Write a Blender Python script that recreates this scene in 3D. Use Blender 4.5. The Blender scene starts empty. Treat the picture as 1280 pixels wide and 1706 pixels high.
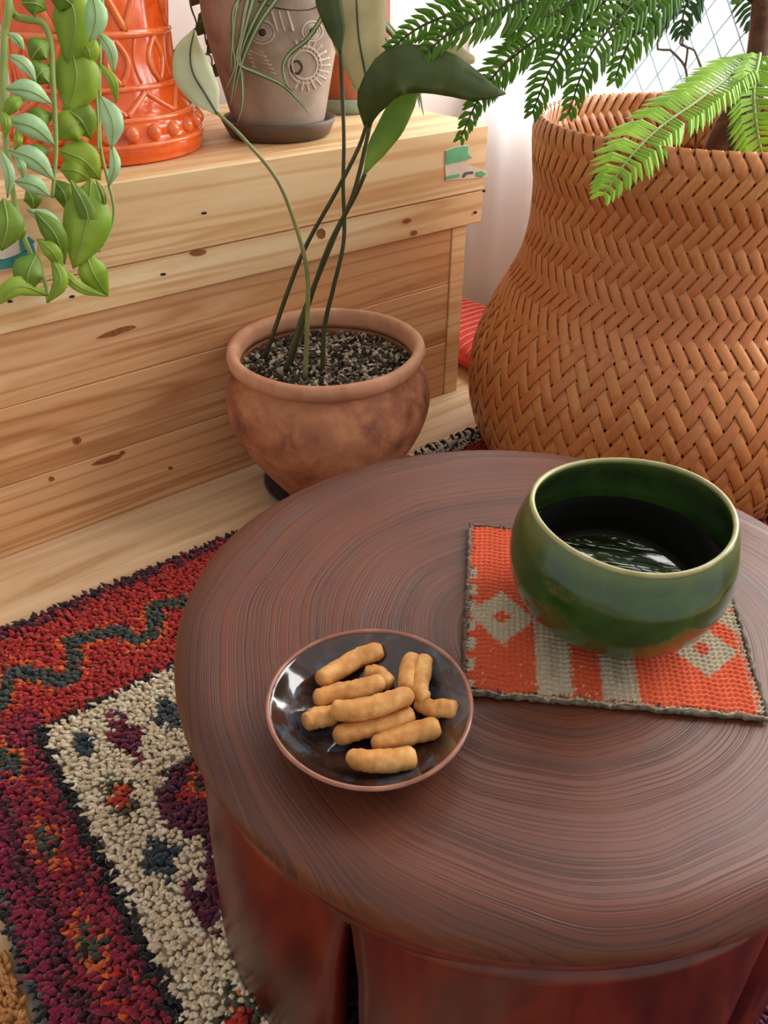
import bpy, math, random
import numpy as np
from mathutils import Vector, Matrix, noise
random.seed(7); rng = np.random.default_rng(7)
S = bpy.context.scene; COL = S.collection
pi = math.pi
# ---------------------------------------------------------------- camera
CAMZ, PITCH, FPX = .64, math.radians(36), 1300.0
cd = bpy.data.cameras.new('camera'); cam = bpy.data.objects.new('camera', cd); COL.objects.link(cam)
cam.location = (0, 0, CAMZ); cam.rotation_euler = (pi/2-PITCH, 0, 0)
cd.sensor_fit = 'VERTICAL'; cd.sensor_height = 36; cd.lens = 36*FPX/1706; cd.clip_start = .01
S.camera = cam
# ---------------------------------------------------------------- world and light
W = bpy.data.worlds.new('world'); S.world = W; W.use_nodes = True
W.node_tree.nodes['Background'].inputs[0].default_value = (1.0, .975, .95, 1)
W.node_tree.nodes['Background'].inputs[1].default_value = .68
S.view_settings.view_transform = 'Standard'; S.view_settings.look = 'None'
S.view_settings.gamma = 1; S.view_settings.exposure = 0.12
UD = Vector((.79614, .60512, 0)); VD = Vector((-.60512, .79614, 0)); O = Vector((-.4927, .7722, 0))
ROTZ = math.atan2(UD.y, UD.x)
def uv(u, v, z=0): return O+UD*u+VD*v+Vector((0, 0, z))
la = bpy.data.lights.new('window_daylight', 'AREA'); la.shape = 'RECTANGLE'; la.size = 2.0; la.size_y = 1.7
la.energy = 135; la.color = (1.0, .985, .955)
lo = bpy.data.objects.new('window_daylight', la); COL.objects.link(lo)
lo.location = uv(1.46, -.45, 1.15)
lo.rotation_euler = (-UD).to_track_quat('-Z', 'Y').to_euler()
# ---------------------------------------------------------------- picture rays (used once, to measure real positions)
FW = Vector((0, math.cos(PITCH), -math.sin(PITCH))); UPV = Vector((0, math.sin(PITCH), math.cos(PITCH))); CP = Vector((0, 0, CAMZ))
def ray(x, y): return Vector((1, 0, 0))*((x-640)/FPX)+UPV*((853-y)/FPX)+FW
def atz(x, y, z): d = ray(x, y); return CP+d*((z-CAMZ)/d.z)
def aty(x, y, Y): d = ray(x, y); return CP+d*(Y/d.y)
def atv(x, y, v): d = ray(x, y); P = O+VD*v; return CP+d*((P-CP).dot(VD)/d.dot(VD))
def atu(x, y, u): d = ray(x, y); P = O+UD*u; return CP+d*((P-CP).dot(UD)/d.dot(UD))
# ---------------------------------------------------------------- materials
def hexc(c):
    if isinstance(c, str):
        c = [int(c[i:i+2], 16)/255 for i in (0, 2, 4)]
        c = [x/12.92 if x <= .04045 else ((x+.055)/1.055)**2.4 for x in c]
    return (*c[:3], 1)
class M:
    def __init__(s, name):
        s.m = bpy.data.materials.new(name); s.m.use_nodes = True; s.t = s.m.node_tree
        s.b = s.t.nodes['Principled BSDF']; s.out = s.t.nodes['Material Output']
    def n(s, ty, **k):
        o = s.t.nodes.new('ShaderNode'+ty)
        for a, b in k.items():
            if a.startswith('i_'): o.inputs[a[2:].replace('_', ' ')].default_value = b
            else: setattr(o, a, b)
        return o
    def l(s, a, b): s.t.links.new(a, b)
    def coord(s, scale=(1, 1, 1), kind='Object', rnd=False, rot=(0, 0, 0), loc=(0, 0, 0)):
        c = s.n('TexCoord'); mp = s.n('Mapping'); mp.inputs['Scale'].default_value = scale
        mp.inputs['Rotation'].default_value = rot; mp.inputs['Location'].default_value = loc
        src = c.outputs[kind]
        if rnd:
            oi = s.n('ObjectInfo'); mu = s.n('VectorMath', operation='SCALE'); mu.inputs['Scale'].default_value = 7.3
            cx = s.n('CombineXYZ'); s.l(oi.outputs['Random'], cx.inputs[0]); s.l(oi.outputs['Random'], cx.inputs[1]); s.l(oi.outputs['Random'], cx.inputs[2])
            s.l(cx.outputs[0], mu.inputs[0]); ad = s.n('VectorMath', operation='ADD'); s.l(src, ad.inputs[0]); s.l(mu.outputs[0], ad.inputs[1]); src = ad.outputs[0]
        s.l(src, mp.inputs[0]); return mp.outputs[0]
    def noise(s, vec, scale=5, detail=4, rough=.55, dist=0):
        o = s.n('TexNoise'); o.inputs['Scale'].default_value = scale; o.inputs['Detail'].default_value = detail
        o.inputs['Roughness'].default_value = rough; o.inputs['Distortion'].default_value = dist
        if vec: s.l(vec, o.inputs['Vector'])
        return o.outputs['Fac']
    def ramp(s, fac, stops, interp='LINEAR'):
        r = s.n('ValToRGB'); e = r.color_ramp.elements; r.color_ramp.interpolation = interp
        while len(e) < len(stops): e.new(.5)
        for i, (p, c) in enumerate(stops): e[i].position = p; e[i].color = hexc(c)
        s.l(fac, r.inputs[0]); return r.outputs[0]
    def mix(s, fac, a, b, mode='MIX'):
        o = s.n('MixRGB', blend_type=mode)
        for v, i in ((fac, 0), (a, 1), (b, 2)):
            if hasattr(v, 'is_output'): s.l(v, o.inputs[i])
            else: o.inputs[i].default_value = v if i == 0 else hexc(v)
        return o.outputs[0]
    def bump(s, h, strength=.3, dist=.001):
        o = s.n('Bump'); o.inputs['Strength'].default_value = strength; o.inputs['Distance'].default_value = dist
        s.l(h, o.inputs['Height']); s.l(o.outputs[0], s.b.inputs['Normal']); return o
    def base(s, c):
        if hasattr(c, 'is_output'): s.l(c, s.b.inputs['Base Color'])
        else: s.b.inputs['Base Color'].default_value = hexc(c)
    def set(s, **k):
        for a, v in k.items():
            i = s.b.inputs[a.replace('_', ' ')]
            if hasattr(v, 'is_output'): s.l(v, i)
            else: i.default_value = v
        return s
def simple(name, c, rough=.6, c2=None, scale=40, bump=.15, **k):
    m = M(name); v = m.coord()
    f = m.noise(v, scale, 5)
    m.base(m.ramp(f, [(.3, c2 or c), (.7, c)])); m.set(Roughness=rough, **k)
    if bump: m.bump(f, bump, .001)
    return m.m
def pine(name, light, mid, dark, rough=.55, seam=True, stretch=1.6):
    m = M(name); v = m.coord((stretch, 22, 22), rnd=True)
    f = m.noise(v, 1.6, 6, .6, .7)
    v2 = m.coord((.8, 5, 5), rnd=True); g = m.noise(v2, 1.5, 3, .5, 1.2)
    c = m.ramp(f, [(.32, dark), (.45, mid), (.62, light)])
    c = m.mix(m.ramp(g, [(.4, (0, 0, 0)), (.7, (.75, .75, .75))]), c, mid)
    v3 = m.coord((1.0, 16, 16), rnd=True, loc=(3, 3, 3)); h = m.noise(v3, 1.3, 2, .5, .4)
    c = m.mix(m.ramp(h, [(.60, (0, 0, 0)), (.66, (.8, .8, .8)), (.70, (.1, .1, .1))]), c, dark)
    w = m.n('TexWave', wave_type='BANDS', bands_direction='Z'); w.inputs['Scale'].default_value = 1.1; w.inputs['Distortion'].default_value = 9
    w.inputs['Detail'].default_value = 3; w.inputs['Detail Scale'].default_value = .8
    m.l(m.coord((.9, 12, 12), rnd=True, loc=(1, 5, 2)), w.inputs['Vector'])
    c = m.mix(m.ramp(w.outputs['Fac'], [(0, (.55, .55, .55)), (.16, (0, 0, 0))]), c, dark)
    m.base(c); m.set(Roughness=rough); m.bump(f, .25, .0008); return m.m
MT = {}
MT['pine'] = pine('pine_boards', 'ecd0a4', 'e0b988', 'c99259')
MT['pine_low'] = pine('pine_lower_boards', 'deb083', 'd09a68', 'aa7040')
MT['floor'] = pine('pale_floor_boards', 'ddc19c', 'cda97f', 'b58d62', .5)
def hole(): return simple('nail_hole', '2a1a12', .9)
MT['nail'] = hole()
MT['knot'] = simple('knot', '9c5a2c', .7, '7a3f1e', 200)
MT['gap'] = simple('crate_inner', '6b4024', .9)
def table_mat(side=False):
    m = M('table_side_wood' if side else 'table_wood')
    if not side:
        v = m.coord((1, 1, 1), loc=(-.015, .025, 0))
        nz = m.n('TexNoise'); nz.inputs['Scale'].default_value = 5.5; nz.inputs['Detail'].default_value = 2; m.l(v, nz.inputs['Vector'])
        sub = m.n('VectorMath', operation='SUBTRACT'); m.l(nz.outputs['Color'], sub.inputs[0]); sub.inputs[1].default_value = (.5, .5, .5)
        sc = m.n('VectorMath', operation='SCALE'); m.l(sub.outputs[0], sc.inputs[0]); sc.inputs['Scale'].default_value = .036
        ad = m.n('VectorMath', operation='ADD'); m.l(v, ad.inputs[0]); m.l(sc.outputs[0], ad.inputs[1])
        ln = m.n('VectorMath', operation='LENGTH'); m.l(ad.outputs[0], ln.inputs[0])
        cx = m.n('CombineXYZ'); m.l(ln.outputs['Value'], cx.inputs[0])
        f = m.noise(cx.outputs[0], 210, 3, .62)           # rings, irregular spacing
        f2 = m.noise(cx.outputs[0], 38, 2, .5)
        big = m.noise(v, 7, 3)
        line = m.ramp(f, [(.468, (0, 0, 0)), (.490, (.62, .62, .62)), (.504, (.62, .62, .62)), (.526, (0, 0, 0))]); pat = m.noise(m.coord((1, 1, 1), loc=(2, 1, 0)), 16, 3); lmask = m.ramp(pat, [(.35, (.35, .35, .35)), (.6, (1, 1, 1))]); line = m.mix(1, line, lmask, 'MULTIPLY')
        c = m.ramp(f, [(.25, '502210'), (.7, '68321c')])
        c = m.mix(m.ramp(f2, [(.42, (0, 0, 0)), (.62, (.6, .6, .6))]), c, '431c0e')
        c = m.mix(m.ramp(big, [(.4, (0, 0, 0)), (.7, (.55, .55, .55))]), c, '6e3820')
        c = m.mix(line, c, '260f08')
        m.base(c); m.bump(m.mix(1, (1, 1, 1), line, 'SUBTRACT'), .55, .0006)
        r = m.n('MapRange'); m.l(f, r.inputs[0]); r.inputs['To Min'].default_value = .55; r.inputs['To Max'].default_value = .36
        m.set(Roughness=r.outputs[0])
        m.set(Specular_IOR_Level=.55)
    else:
        v = m.coord((6, 6, 1.5)); f = m.noise(v, 4, 5, .6, .6)
        m.base(m.ramp(f, [(.3, '300a06'), (.5, '58170c'), (.7, '742a16')])); m.set(Roughness=.3); m.bump(f, .15, .001)
    return m.m
MT['table'] = table_mat(); MT['table_side'] = table_mat(True)
def bamboo():
    m = M('bamboo_strip'); v = m.coord((1, 1, 1)); f = m.noise(v, 9, 4)
    fine = m.noise(m.coord((1, 1, .25)), 260, 3)
    oi = m.n('ObjectInfo')
    c = m.ramp(f, [(.3, 'b06634'), (.7, 'cd9050')])
    c = m.mix(m.ramp(oi.outputs['Random'], [(0, (0, 0, 0)), (1, (.5, .5, .5))]), c, 'b8622f')
    c = m.mix(m.ramp(fine, [(.35, (.35, .35, .35)), (.6, (0, 0, 0))]), c, '9a5326')
    m.base(c); m.set(Roughness=.38); m.bump(fine, .2, .0004); return m.m
MT['bamboo'] = bamboo()
def terracotta(name, a, b, c, rough=.75, sc=18):
    m = M(name); v = m.coord(); f = m.noise(v, sc, 8, .68, .4); g = m.noise(v, sc*.35, 3)
    col = m.ramp(f, [(.3, c), (.5, b), (.68, a)]); col = m.mix(m.ramp(g, [(.4, (0, 0, 0)), (.65, (.5, .5, .5))]), col, a)
    m.base(col); m.set(Roughness=rough); m.bump(f, .45, .0015); return m.m
MT['terracotta'] = terracotta('aged_terracotta', 'bd8058', '9a5c3c', '5f3626', .75, 30)
MT['terracotta_rim'] = terracotta('terracotta_rim', 'cc9a78', 'bb8060', '96603f', sc=14)
MT['terracotta_new'] = terracotta('bright_terracotta', 'c9714b', 'b9603c', '98492c')
MT['clay'] = terracotta('grey_brown_clay', 'ae9a8a', '94806f', '6e584c', .8, 14)
MT['clay_relief'] = simple('pale_clay_relief', 'c4b2a2', .8, 'a89585', 60)
MT['clay_dark'] = simple('dark_clay', '4a342b', .8, '35241d')
MT['saucer_brown'] = simple('brown_saucer', '5e4634', .5, '4a3528')
MT['saucer_grey'] = simple('grey_saucer', '6a6468', .35, '544e52')
MT['saucer_green'] = simple('grey_green_saucer', '8f9d8b', .5, '7d8b79')
def orange(name, a, b, c):
    m = M(name); v = m.coord(); f = m.noise(v, 30, 6, .65, .3)
    m.base(m.ramp(f, [(.3, c), (.45, b), (.68, a)])); m.set(Roughness=.16, Coat_Weight=.5, Coat_Roughness=.08); m.bump(f, .3, .0012); return m.m
MT['orange'] = orange('orange_glaze', 'ec6a24', 'e0571a', 'b83a0c')
MT['orange_ridge'] = orange('orange_glaze_ridge', 'f58a50', 'ec7038', 'd05416')
def leafm(name, a, b, trans=.35, rough=.4, under=None):
    m = M(name); v = m.coord(); f = m.noise(v, 26, 4); c = m.ramp(f, [(.3, b), (.7, a)])
    if under:
        ge = m.n('NewGeometry'); c = m.mix(ge.outputs['Backfacing'], c, under)
    m.base(c); m.set(Roughness=rough); m.bump(m.noise(v, 120, 3), .15, .0005)
    tr = m.n('BsdfTranslucent'); m.l(c, tr.inputs[0]); mx = m.n('MixShader'); mx.inputs[0].default_value = trans
    m.l(m.b.outputs[0], mx.inputs[1]); m.l(tr.outputs[0], mx.inputs[2]); m.l(mx.outputs[0], m.out.inputs[0]); return m.m
MT['leaf_dark'] = leafm('dark_green_leaf', '56632a', '364718', .3, .5)
MT['leaf_pale'] = leafm('pale_leaf_underside', 'dcdcba', 'c6c8a2', .3, .6)
MT['leaf_olive'] = leafm('olive_leaf_underside', 'd3c9a0', 'b5ac80', .35, .55)
MT['leaf_mint'] = leafm('mint_leaf', 'c8e4bc', 'a6ce92', .3, .4)
MT['leaf_bright'] = leafm('bright_green_leaf', 'b4cc4c', '8bb036', .4, .45)
MT['leaf_mid'] = leafm('mid_green_leaf', '8aa83c', '668c2c', .35, .45)
MT['stem_green'] = leafm('stem_green', 'a3b464', '7f9444', .1, .5)
MT['stem_dark'] = leafm('stem_dark', '4a4e28', '2a3218', .05, .5)
MT['needle_bright'] = leafm('needle_bright', 'b4d846', '8cbc30', .4, .5)
MT['needle_dark'] = leafm('needle_dark', '74a030', '507e20', .45, .5)
MT['needle_teal'] = leafm('needle_teal', '4d7a48', '32603c', .4, .5)
MT['needle_pale'] = leafm('needle_pale', '97ad78', '7a9460', .5, .6)
MT['spider'] = leafm('spider_leaf', '6d8a52', '4e6c3c', .3, .5)
MT['spider_stripe'] = leafm('spider_stripe', 'cdd3b0', 'b0b98e', .3, .5)
MT['stem_olive'] = leafm('stem_olive', '8a8a4e', '62683a', .05, .5)
MT['bark'] = terracotta('brown_bark', '7a5442', '573628', '33201a', .9, 60)
MT['twig'] = simple('grey_twig', '77706b', .9, '5f5853')
MT['soil'] = simple('soil', '3c2f25', 1, '1f1712', 200)
MT['chip_light'] = simple('soil_chip_light', 'b5a58e', .9, '8d7c66', 200)
MT['chip_dark'] = simple('soil_chip_dark', '4a3a2f', .9, '2e231c', 200)
MT['nursery_pot'] = simple('dark_plastic', '3b2a22', .5)
def glaze_bowl():
    m = M('green_glaze'); v = m.coord(); f = m.noise(v, 22, 5, .6, .5)
    c = m.ramp(f, [(.3, '1a3012'), (.55, '2c4a1a'), (.75, '426026')])
    sx = m.n('SeparateXYZ'); m.l(v, sx.inputs[0])
    ad = m.n('Math', operation='MULTIPLY_ADD'); m.l(f, ad.inputs[0]); ad.inputs[1].default_value = .006; m.l(sx.outputs[2], ad.inputs[2])
    c = m.mix(m.ramp(ad.outputs[0], [(.0115, (1, 1, 1)), (.0165, (0, 0, 0))]), c, '4b2a1d')
    c = m.mix(m.ramp(sx.outputs[2], [(.072, (0, 0, 0)), (.079, (.45, .45, .45))]), c, '68713a')
    m.base(c); m.set(Roughness=.16, Coat_Weight=.35, Coat_Roughness=.06); m.bump(m.noise(v, 14, 2), .15, .002); return m.m
MT['glaze'] = glaze_bowl()
MT['glaze_rim'] = simple('unglazed_rim', 'a8a070', .35, '8a8450', 90, .1)
def coffee():
    m = M('black_coffee'); m.base('050302'); m.set(Roughness=.02, IOR=1.33, Specular_IOR_Level=.7); return m.m
MT['coffee'] = coffee()
def dish_mat():
    m = M('dark_brown_glaze'); v = m.coord(); f = m.noise(v, 30, 5, .6, .8)
    c = m.ramp(f, [(.3, '1a1210'), (.55, '33211b'), (.75, '573528')])
    g = m.noise(m.coord(loc=(.3, .1, 0)), 26, 4, .6, 1.5)
    c = m.mix(m.ramp(g, [(.56, (0, 0, 0)), (.68, (.5, .5, .5))]), c, '55687a')
    m.base(c); m.set(Roughness=.1, Coat_Weight=.7, Coat_Roughness=.03); m.bump(m.noise(v, 35, 3), .2, .0015); return m.m
MT['dish'] = dish_mat()
MT['dish_rim'] = simple('rust_rim', 'a5705c', .25, '7d4c3c', 60, .1)
def snack():
    m = M('baked_snack'); v = m.coord(); f = m.noise(v, 130, 6, .7); g = m.noise(v, 45, 3)
    c = m.ramp(f, [(.3, 'b97738'), (.5, 'd69a56'), (.7, 'e6b878')]); c = m.mix(m.ramp(g, [(.4, (.4, .4, .4)), (.6, (0, 0, 0))]), c, 'b4702f')
    m.base(c); m.set(Roughness=.7); m.bump(f, .6, .0009); return m.m
MT['snack'] = snack()
def attr(name, rough=.95, fine=600, sheen=.3):
    m = M(name); a = m.n('Attribute', attribute_name='Col'); f = m.noise(m.coord(), fine, 3)
    c = m.mix(m.ramp(f, [(.3, (.35, .35, .35)), (.6, (0, 0, 0))]), a.outputs['Color'], (0, 0, 0)); m.base(c)
    m.set(Roughness=rough, Sheen_Weight=sheen); m.bump(f, .4, .0006); return m.m
MT['rug'] = attr('rug_wool'); MT['mat'] = attr('mat_wool', .9, 900, .2)
MT['wall'] = simple('pink_white_plaster', 'd9ccc6', .9, 'd2c3bd', 6, .1)
MT['wall_out'] = simple('white_outer_wall', 'e8eef2', .9, 'e0e6ea', 6, .1)
MT['frame'] = simple('white_window_frame', 'dfe6ec', .4, bump=0)
MT['wire'] = simple('wire', '5d747c', .5, bump=0)
def glass():
    m = M('window_glass'); tr = m.n('BsdfTransparent'); gl = m.n('BsdfGlossy'); gl.inputs['Roughness'].default_value = .02
    mx = m.n('MixShader'); mx.inputs[0].default_value = .06; m.l(tr.outputs[0], mx.inputs[1]); m.l(gl.outputs[0], mx.inputs[2]); m.l(mx.outputs[0], m.out.inputs[0]); return m.m
MT['glass'] = glass()
def curtain(name, c, thin=.35):
    m = M(name); v = m.coord((1, 1, 1))
    w = m.n('TexWave', wave_type='BANDS', bands_direction='DIAGONAL'); w.inputs['Scale'].default_value = 150; w.inputs['Distortion'].default_value = .0; m.l(v, w.inputs['Vector'])
    c2 = m.ramp(w.outputs['Fac'], [(0, c), (1, tuple(x*.88 for x in hexc(c)[:3]))])
    m.base(c2); m.set(Roughness=.9); m.bump(w.outputs['Fac'], .25, .0008)
    tl = m.n('BsdfTranslucent'); m.l(c2, tl.inputs[0]); mx = m.n('MixShader'); mx.inputs[0].default_value = .5
    m.l(m.b.outputs[0], mx.inputs[1]); m.l(tl.outputs[0], mx.inputs[2])
    tp = m.n('BsdfTransparent'); m2 = m.n('MixShader'); m2.inputs[0].default_value = thin*.4
    m.l(mx.outputs[0], m2.inputs[1]); m.l(tp.outputs[0], m2.inputs[2]); m.l(m2.outputs[0], m.out.inputs[0]); return m.m
MT['curtain'] = curtain('white_sheer', 'f1f0f2'); MT['curtain_pink'] = curtain('pink_cloth', 'c99a92', 0)
MT['red_cloth'] = simple('red_cloth', 'd0453a', .9, 'b52f28', 200)
MT['red_cloth_light'] = simple('red_cloth_light', 'e8998a', .9, 'd8796a', 200)
MT['sheepskin'] = simple('tan_wool', 'd19a62', 1, 'b57a45', 90)
MT['label_green'] = simple('green_print', '6cb88a', .6, '5aa577', 60, 0)
MT['label_teal'] = simple('teal_print', '3f8d85', .6, '2f736d', 60, 0)
MT['label_white'] = simple('label_paper', 'ded2c2', .8, 'cfc0ad', 60, 0)
MT['label_ink'] = simple('label_ink', '5c6a55', .8, '4b5a46', 60, 0)
# ---------------------------------------------------------------- object helpers
def wpos(o):
    p = Vector((0, 0, 0))
    while o: p += o.location; o = o.parent
    return p
def link(o, parent=None):
    COL.objects.link(o)
    if parent: o.parent = parent
    return o
def tag(o, label=None, cat=None, group=None, kind=None):
    for k, v in (('label', label), ('category', cat), ('group', group), ('kind', kind)):
        if v: o[k] = v
    return o
def thing(name, loc, label, cat, group=None):
    o = bpy.data.objects.new(name, None); o.empty_display_size = .02; o.location = loc; COL.objects.link(o)
    return tag(o, label, cat, group)
def obj(name, vf, mat, parent=None, loc=None, rotz=0, smooth=True, world=True, rel=None):
    """vf in world coordinates (world=True) or local ones; loc = world position of the origin"""
    vs, fs = vf; me = bpy.data.meshes.new(name)
    base = Vector(loc) if loc is not None else (wpos(parent) if parent else Vector((0, 0, 0)))
    if world: vs = [(v[0]-base.x, v[1]-base.y, v[2]-base.z) for v in vs]
    me.from_pydata([tuple(v) for v in vs], [], fs); me.update()
    if smooth: me.polygons.foreach_set('use_smooth', [True]*len(me.polygons))
    me.materials.append(MT[mat] if isinstance(mat, str) else mat)
    o = bpy.data.objects.new(name, me); link(o, parent)
    o.location = base-(wpos(parent) if parent else Vector((0, 0, 0))); o.rotation_euler = (0, 0, rotz)
    return o
def join(*a):
    V, Fc = [], []
    for vs, fs in a:
        k = len(V); V += [tuple(v) for v in vs]; Fc += [tuple(i+k for i in f) for f in fs]
    return V, Fc
def box(x0, x1, y0, y1, z0, z1, b=.0):
    """box with chamfered edges when b>0 (local coordinates)"""
    if b <= 0:
        v = [(x, y, z) for x in (x0, x1) for y in (y0, y1) for z in (z0, z1)]
        return v, [(0, 1, 3, 2), (4, 6, 7, 5), (0, 4, 5, 1), (2, 3, 7, 6), (0, 2, 6, 4), (1, 5, 7, 3)]
    v = []; ix = {}
    for i, x in enumerate((x0, x1)):
        for j, y in enumerate((y0, y1)):
            for k, z in enumerate((z0, z1)):
                sx, sy, sz = (1-2*i)*b, (1-2*j)*b, (1-2*k)*b
                for a, p in enumerate(((x, y+sy, z+sz), (x+sx, y, z+sz), (x+sx, y+sy, z))): ix[i, j, k, a] = len(v); v.append(p)
    f = []
    for i in (0, 1): f.append([ix[i, j, k, 0] for j, k in ((0, 0), (0, 1), (1, 1), (1, 0))])
    for j in (0, 1): f.append([ix[i, j, k, 1] for i, k in ((0, 0), (0, 1), (1, 1), (1, 0))])
    for k in (0, 1): f.append([ix[i, j, k, 2] for i, j in ((0, 0), (0, 1), (1, 1), (1, 0))])
    for i in (0, 1):
        for j in (0, 1): f.append([ix[i, j, 0, 0], ix[i, j, 1, 0], ix[i, j, 1, 1], ix[i, j, 0, 1]])
    for i in (0, 1):
        for k in (0, 1): f.append([ix[i, 0, k, 0], ix[i, 1, k, 0], ix[i, 1, k, 2], ix[i, 0, k, 2]])
    for j in (0, 1):
        for k in (0, 1): f.append([ix[0, j, k, 1], ix[1, j, k, 1], ix[1, j, k, 2], ix[0, j, k, 2]])
    for i in (0, 1):
        for j in (0, 1):
            for k in (0, 1): f.append([ix[i, j, k, a] for a in range(3)])
    return v, f
def fixn(o):
    import bmesh
    bm = bmesh.new(); bm.from_mesh(o.data); bmesh.ops.recalc_face_normals(bm, faces=bm.faces); bm.to_mesh(o.data); bm.free(); return o
def lathe(prof, c, seg=64, fn=None, cap0=True, cap1=True):
    """prof: (r,z); c centre; fn(theta,r,z)->(r,z)"""
    V = []; F = []; n = len(prof)
    for r, z in prof:
        for k in range(seg):
            t = 2*pi*k/seg; rr, zz = (r, z) if fn is None else fn(t, r, z)
            V.append((c[0]+rr*math.cos(t), c[1]+rr*math.sin(t), c[2]+zz))
    for i in range(n-1):
        for k in range(seg):
            a, b = i*seg+k, i*seg+(k+1) % seg; F.append((a, b, b+seg, a+seg))
    if cap0: F.append(tuple(range(seg))[::-1])
    if cap1: F.append(tuple((n-1)*seg+k for k in range(seg)))
    return V, F
def catmull(P, n):
    P = [Vector(p) for p in P]; out = []
    if len(P) < 3: return [P[0].lerp(P[-1], i/(n-1)) for i in range(n)]
    for i in range(n):
        t = i/(n-1)*(len(P)-1); k = min(int(t), len(P)-2); t -= k
        a = P[k-1] if k > 0 else P[0]*2-P[1]; b, c = P[k], P[k+1]; d = P[k+2] if k+2 < len(P) else P[-1]*2-P[-2]
        out.append(.5*((2*b)+(c-a)*t+(2*a-5*b+4*c-d)*t*t+(3*b-a-3*c+d)*t**3))
    return out
def lerpl(L, n):
    out = []
    for i in range(n):
        t = i/(n-1)*(len(L)-1); k = min(int(t), len(L)-2); out.append(L[k]+(L[k+1]-L[k])*(t-k))
    return out
def tube(path, rad, seg=8, closed=False, flat=1.0, up=None):
    P = [Vector(p) for p in path]; n = len(P); R = rad if isinstance(rad, (list, tuple)) else [rad]*n
    if len(R) != n: R = lerpl(list(R), n)
    V = []; F = []; prev = None
    for i, p in enumerate(P):
        if closed: t = (P[(i+1) % n]-P[i-1])
        else: t = P[min(i+1, n-1)]-P[max(i-1, 0)]
        t = t.normalized() if t.length > 1e-9 else Vector((0, 0, 1))
        a = prev if prev is not None else (Vector(up) if up else (Vector((0, 0, 1)) if abs(t.z) < .9 else Vector((1, 0, 0))))
        a = (a-t*a.dot(t))
        a = a.normalized() if a.length > 1e-6 else t.orthogonal().normalized()
        prev = a; b = t.cross(a)
        for k in range(seg):
            w = 2*pi*k/seg; V.append(p+a*math.cos(w)*R[i]*flat+b*math.sin(w)*R[i])
    m = n if closed else n-1
    for i in range(m):
        for k in range(seg):
            x, y = i*seg+k, i*seg+(k+1) % seg; j = ((i+1) % n)*seg
            F.append((x, y, j+(k+1) % seg, j+k))
    if not closed: F.append(tuple(range(seg))[::-1]); F.append(tuple((n-1)*seg+k for k in range(seg)))
    return V, F
def blade(path, widths, side=None, n=14, fold=.15, cross=4, wav=0, twist=0, thick=.0007):
    """a leaf with thickness: centre line + widths; side = approx. direction of the width; fold lifts the margins"""
    P = catmull(path, n); Wd = lerpl(list(widths), n); V = []; F = []
    ph = random.random()*6
    for lay in (0, 1):
        for i, p in enumerate(P):
            t = (P[min(i+1, n-1)]-P[max(i-1, 0)]).normalized()
            s = Vector(side) if side is not None else t.cross(ray0(p))
            s = (s-t*s.dot(t)).normalized(); nn = s.cross(t)
            if twist: s = Matrix.Rotation(twist*(i/(n-1)), 3, t) @ s; nn = s.cross(t)
            for k in range(cross+1):
                q = (k/cross-.5)*2; w = Wd[i]/2
                V.append(p+s*q*w+nn*(abs(q)*fold*w+wav*math.sin(ph+i*1.7+q*2)*abs(q)*w)+nn*(thick*(lay-.5)))
    m = cross+1; L = n*m
    for i in range(n-1):
        for k in range(cross):
            a = i*m+k; F.append((a, a+1, a+1+m, a+m)); F.append((a+L, a+L+m, a+L+1+m, a+L+1))
        for k in (0, cross):
            a = i*m+k; f = (a, a+m, a+m+L, a+L); F.append(f if k == 0 else f[::-1])
    for i in (0, n-1):
        for k in range(cross):
            a = i*m+k; f = (a, a+L, a+L+1, a+1); F.append(f if i == 0 else f[::-1])
    return V, F
def ray0(p): return (Vector(p)-CP).normalized()
def ob_box(name, u0, u1, v0, v1, z0, z1, mat, parent=None, b=.0012, **k):
    """board in the room's (u,v) frame with its own origin so that the grain runs along it"""
    c = uv((u0+u1)/2, (v0+v1)/2, (z0+z1)/2); a, d, e = (u1-u0)/2, (v1-v0)/2, (z1-z0)/2
    o = obj(name, box(-a, a, -d, d, -e, e, b), mat, parent, loc=c, rotz=ROTZ, smooth=False, world=False)
    return fixn(o) if b > 0 else o
# ================================================================ THE SETTING
UW, VW = 1.17, .43                                     # window wall and back wall
fl = ob_box('floor', -1.2, UW, -1.5, VW, -.04, -.012, 'gap', b=0); tag(fl, kind='structure')
fl.rotation_euler = (0, 0, 0); fl.data.transform(Matrix.Rotation(ROTZ, 4, 'Z'))
for i in range(13):
    v1 = VW-i*.148; v0 = max(v1-.1472, -1.5)
    if v0 < v1: ob_box('floor_board', -1.2, UW, v0, v1, -.012, 0, 'floor', fl, b=.0006)
tag(ob_box('wall_back', -1.2, UW+.1, VW, VW+.1, 0, 2.2, 'wall', b=0), kind='structure')
W0, W1, Z0, Z1 = -1.25, .36, .40, 1.95                # window opening (v range, z range)
vf = []
def wallpart(v0, v1, z0, z1): return box(0, .1, v0, v1, z0, z1)
wr = obj('wall_right', join(wallpart(W1, VW, 0, 2.2), wallpart(-1.5, W0, 0, 2.2), wallpart(W0, W1, 0, Z0), wallpart(W0, W1, Z1, 2.2)), 'wall',
         loc=uv(UW, 0), rotz=ROTZ, smooth=False, world=False); tag(wr, kind='structure')
win = thing('window_1', uv(UW+.05, (W0+W1)/2, Z0), None, None); tag(win, kind='structure')
def frame_bar(v0, v1, z0, z1, nm='window_frame'): return ob_box(nm, UW+.02, UW+.07, v0, v1, z0, z1, 'frame', win, b=.002)
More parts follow.
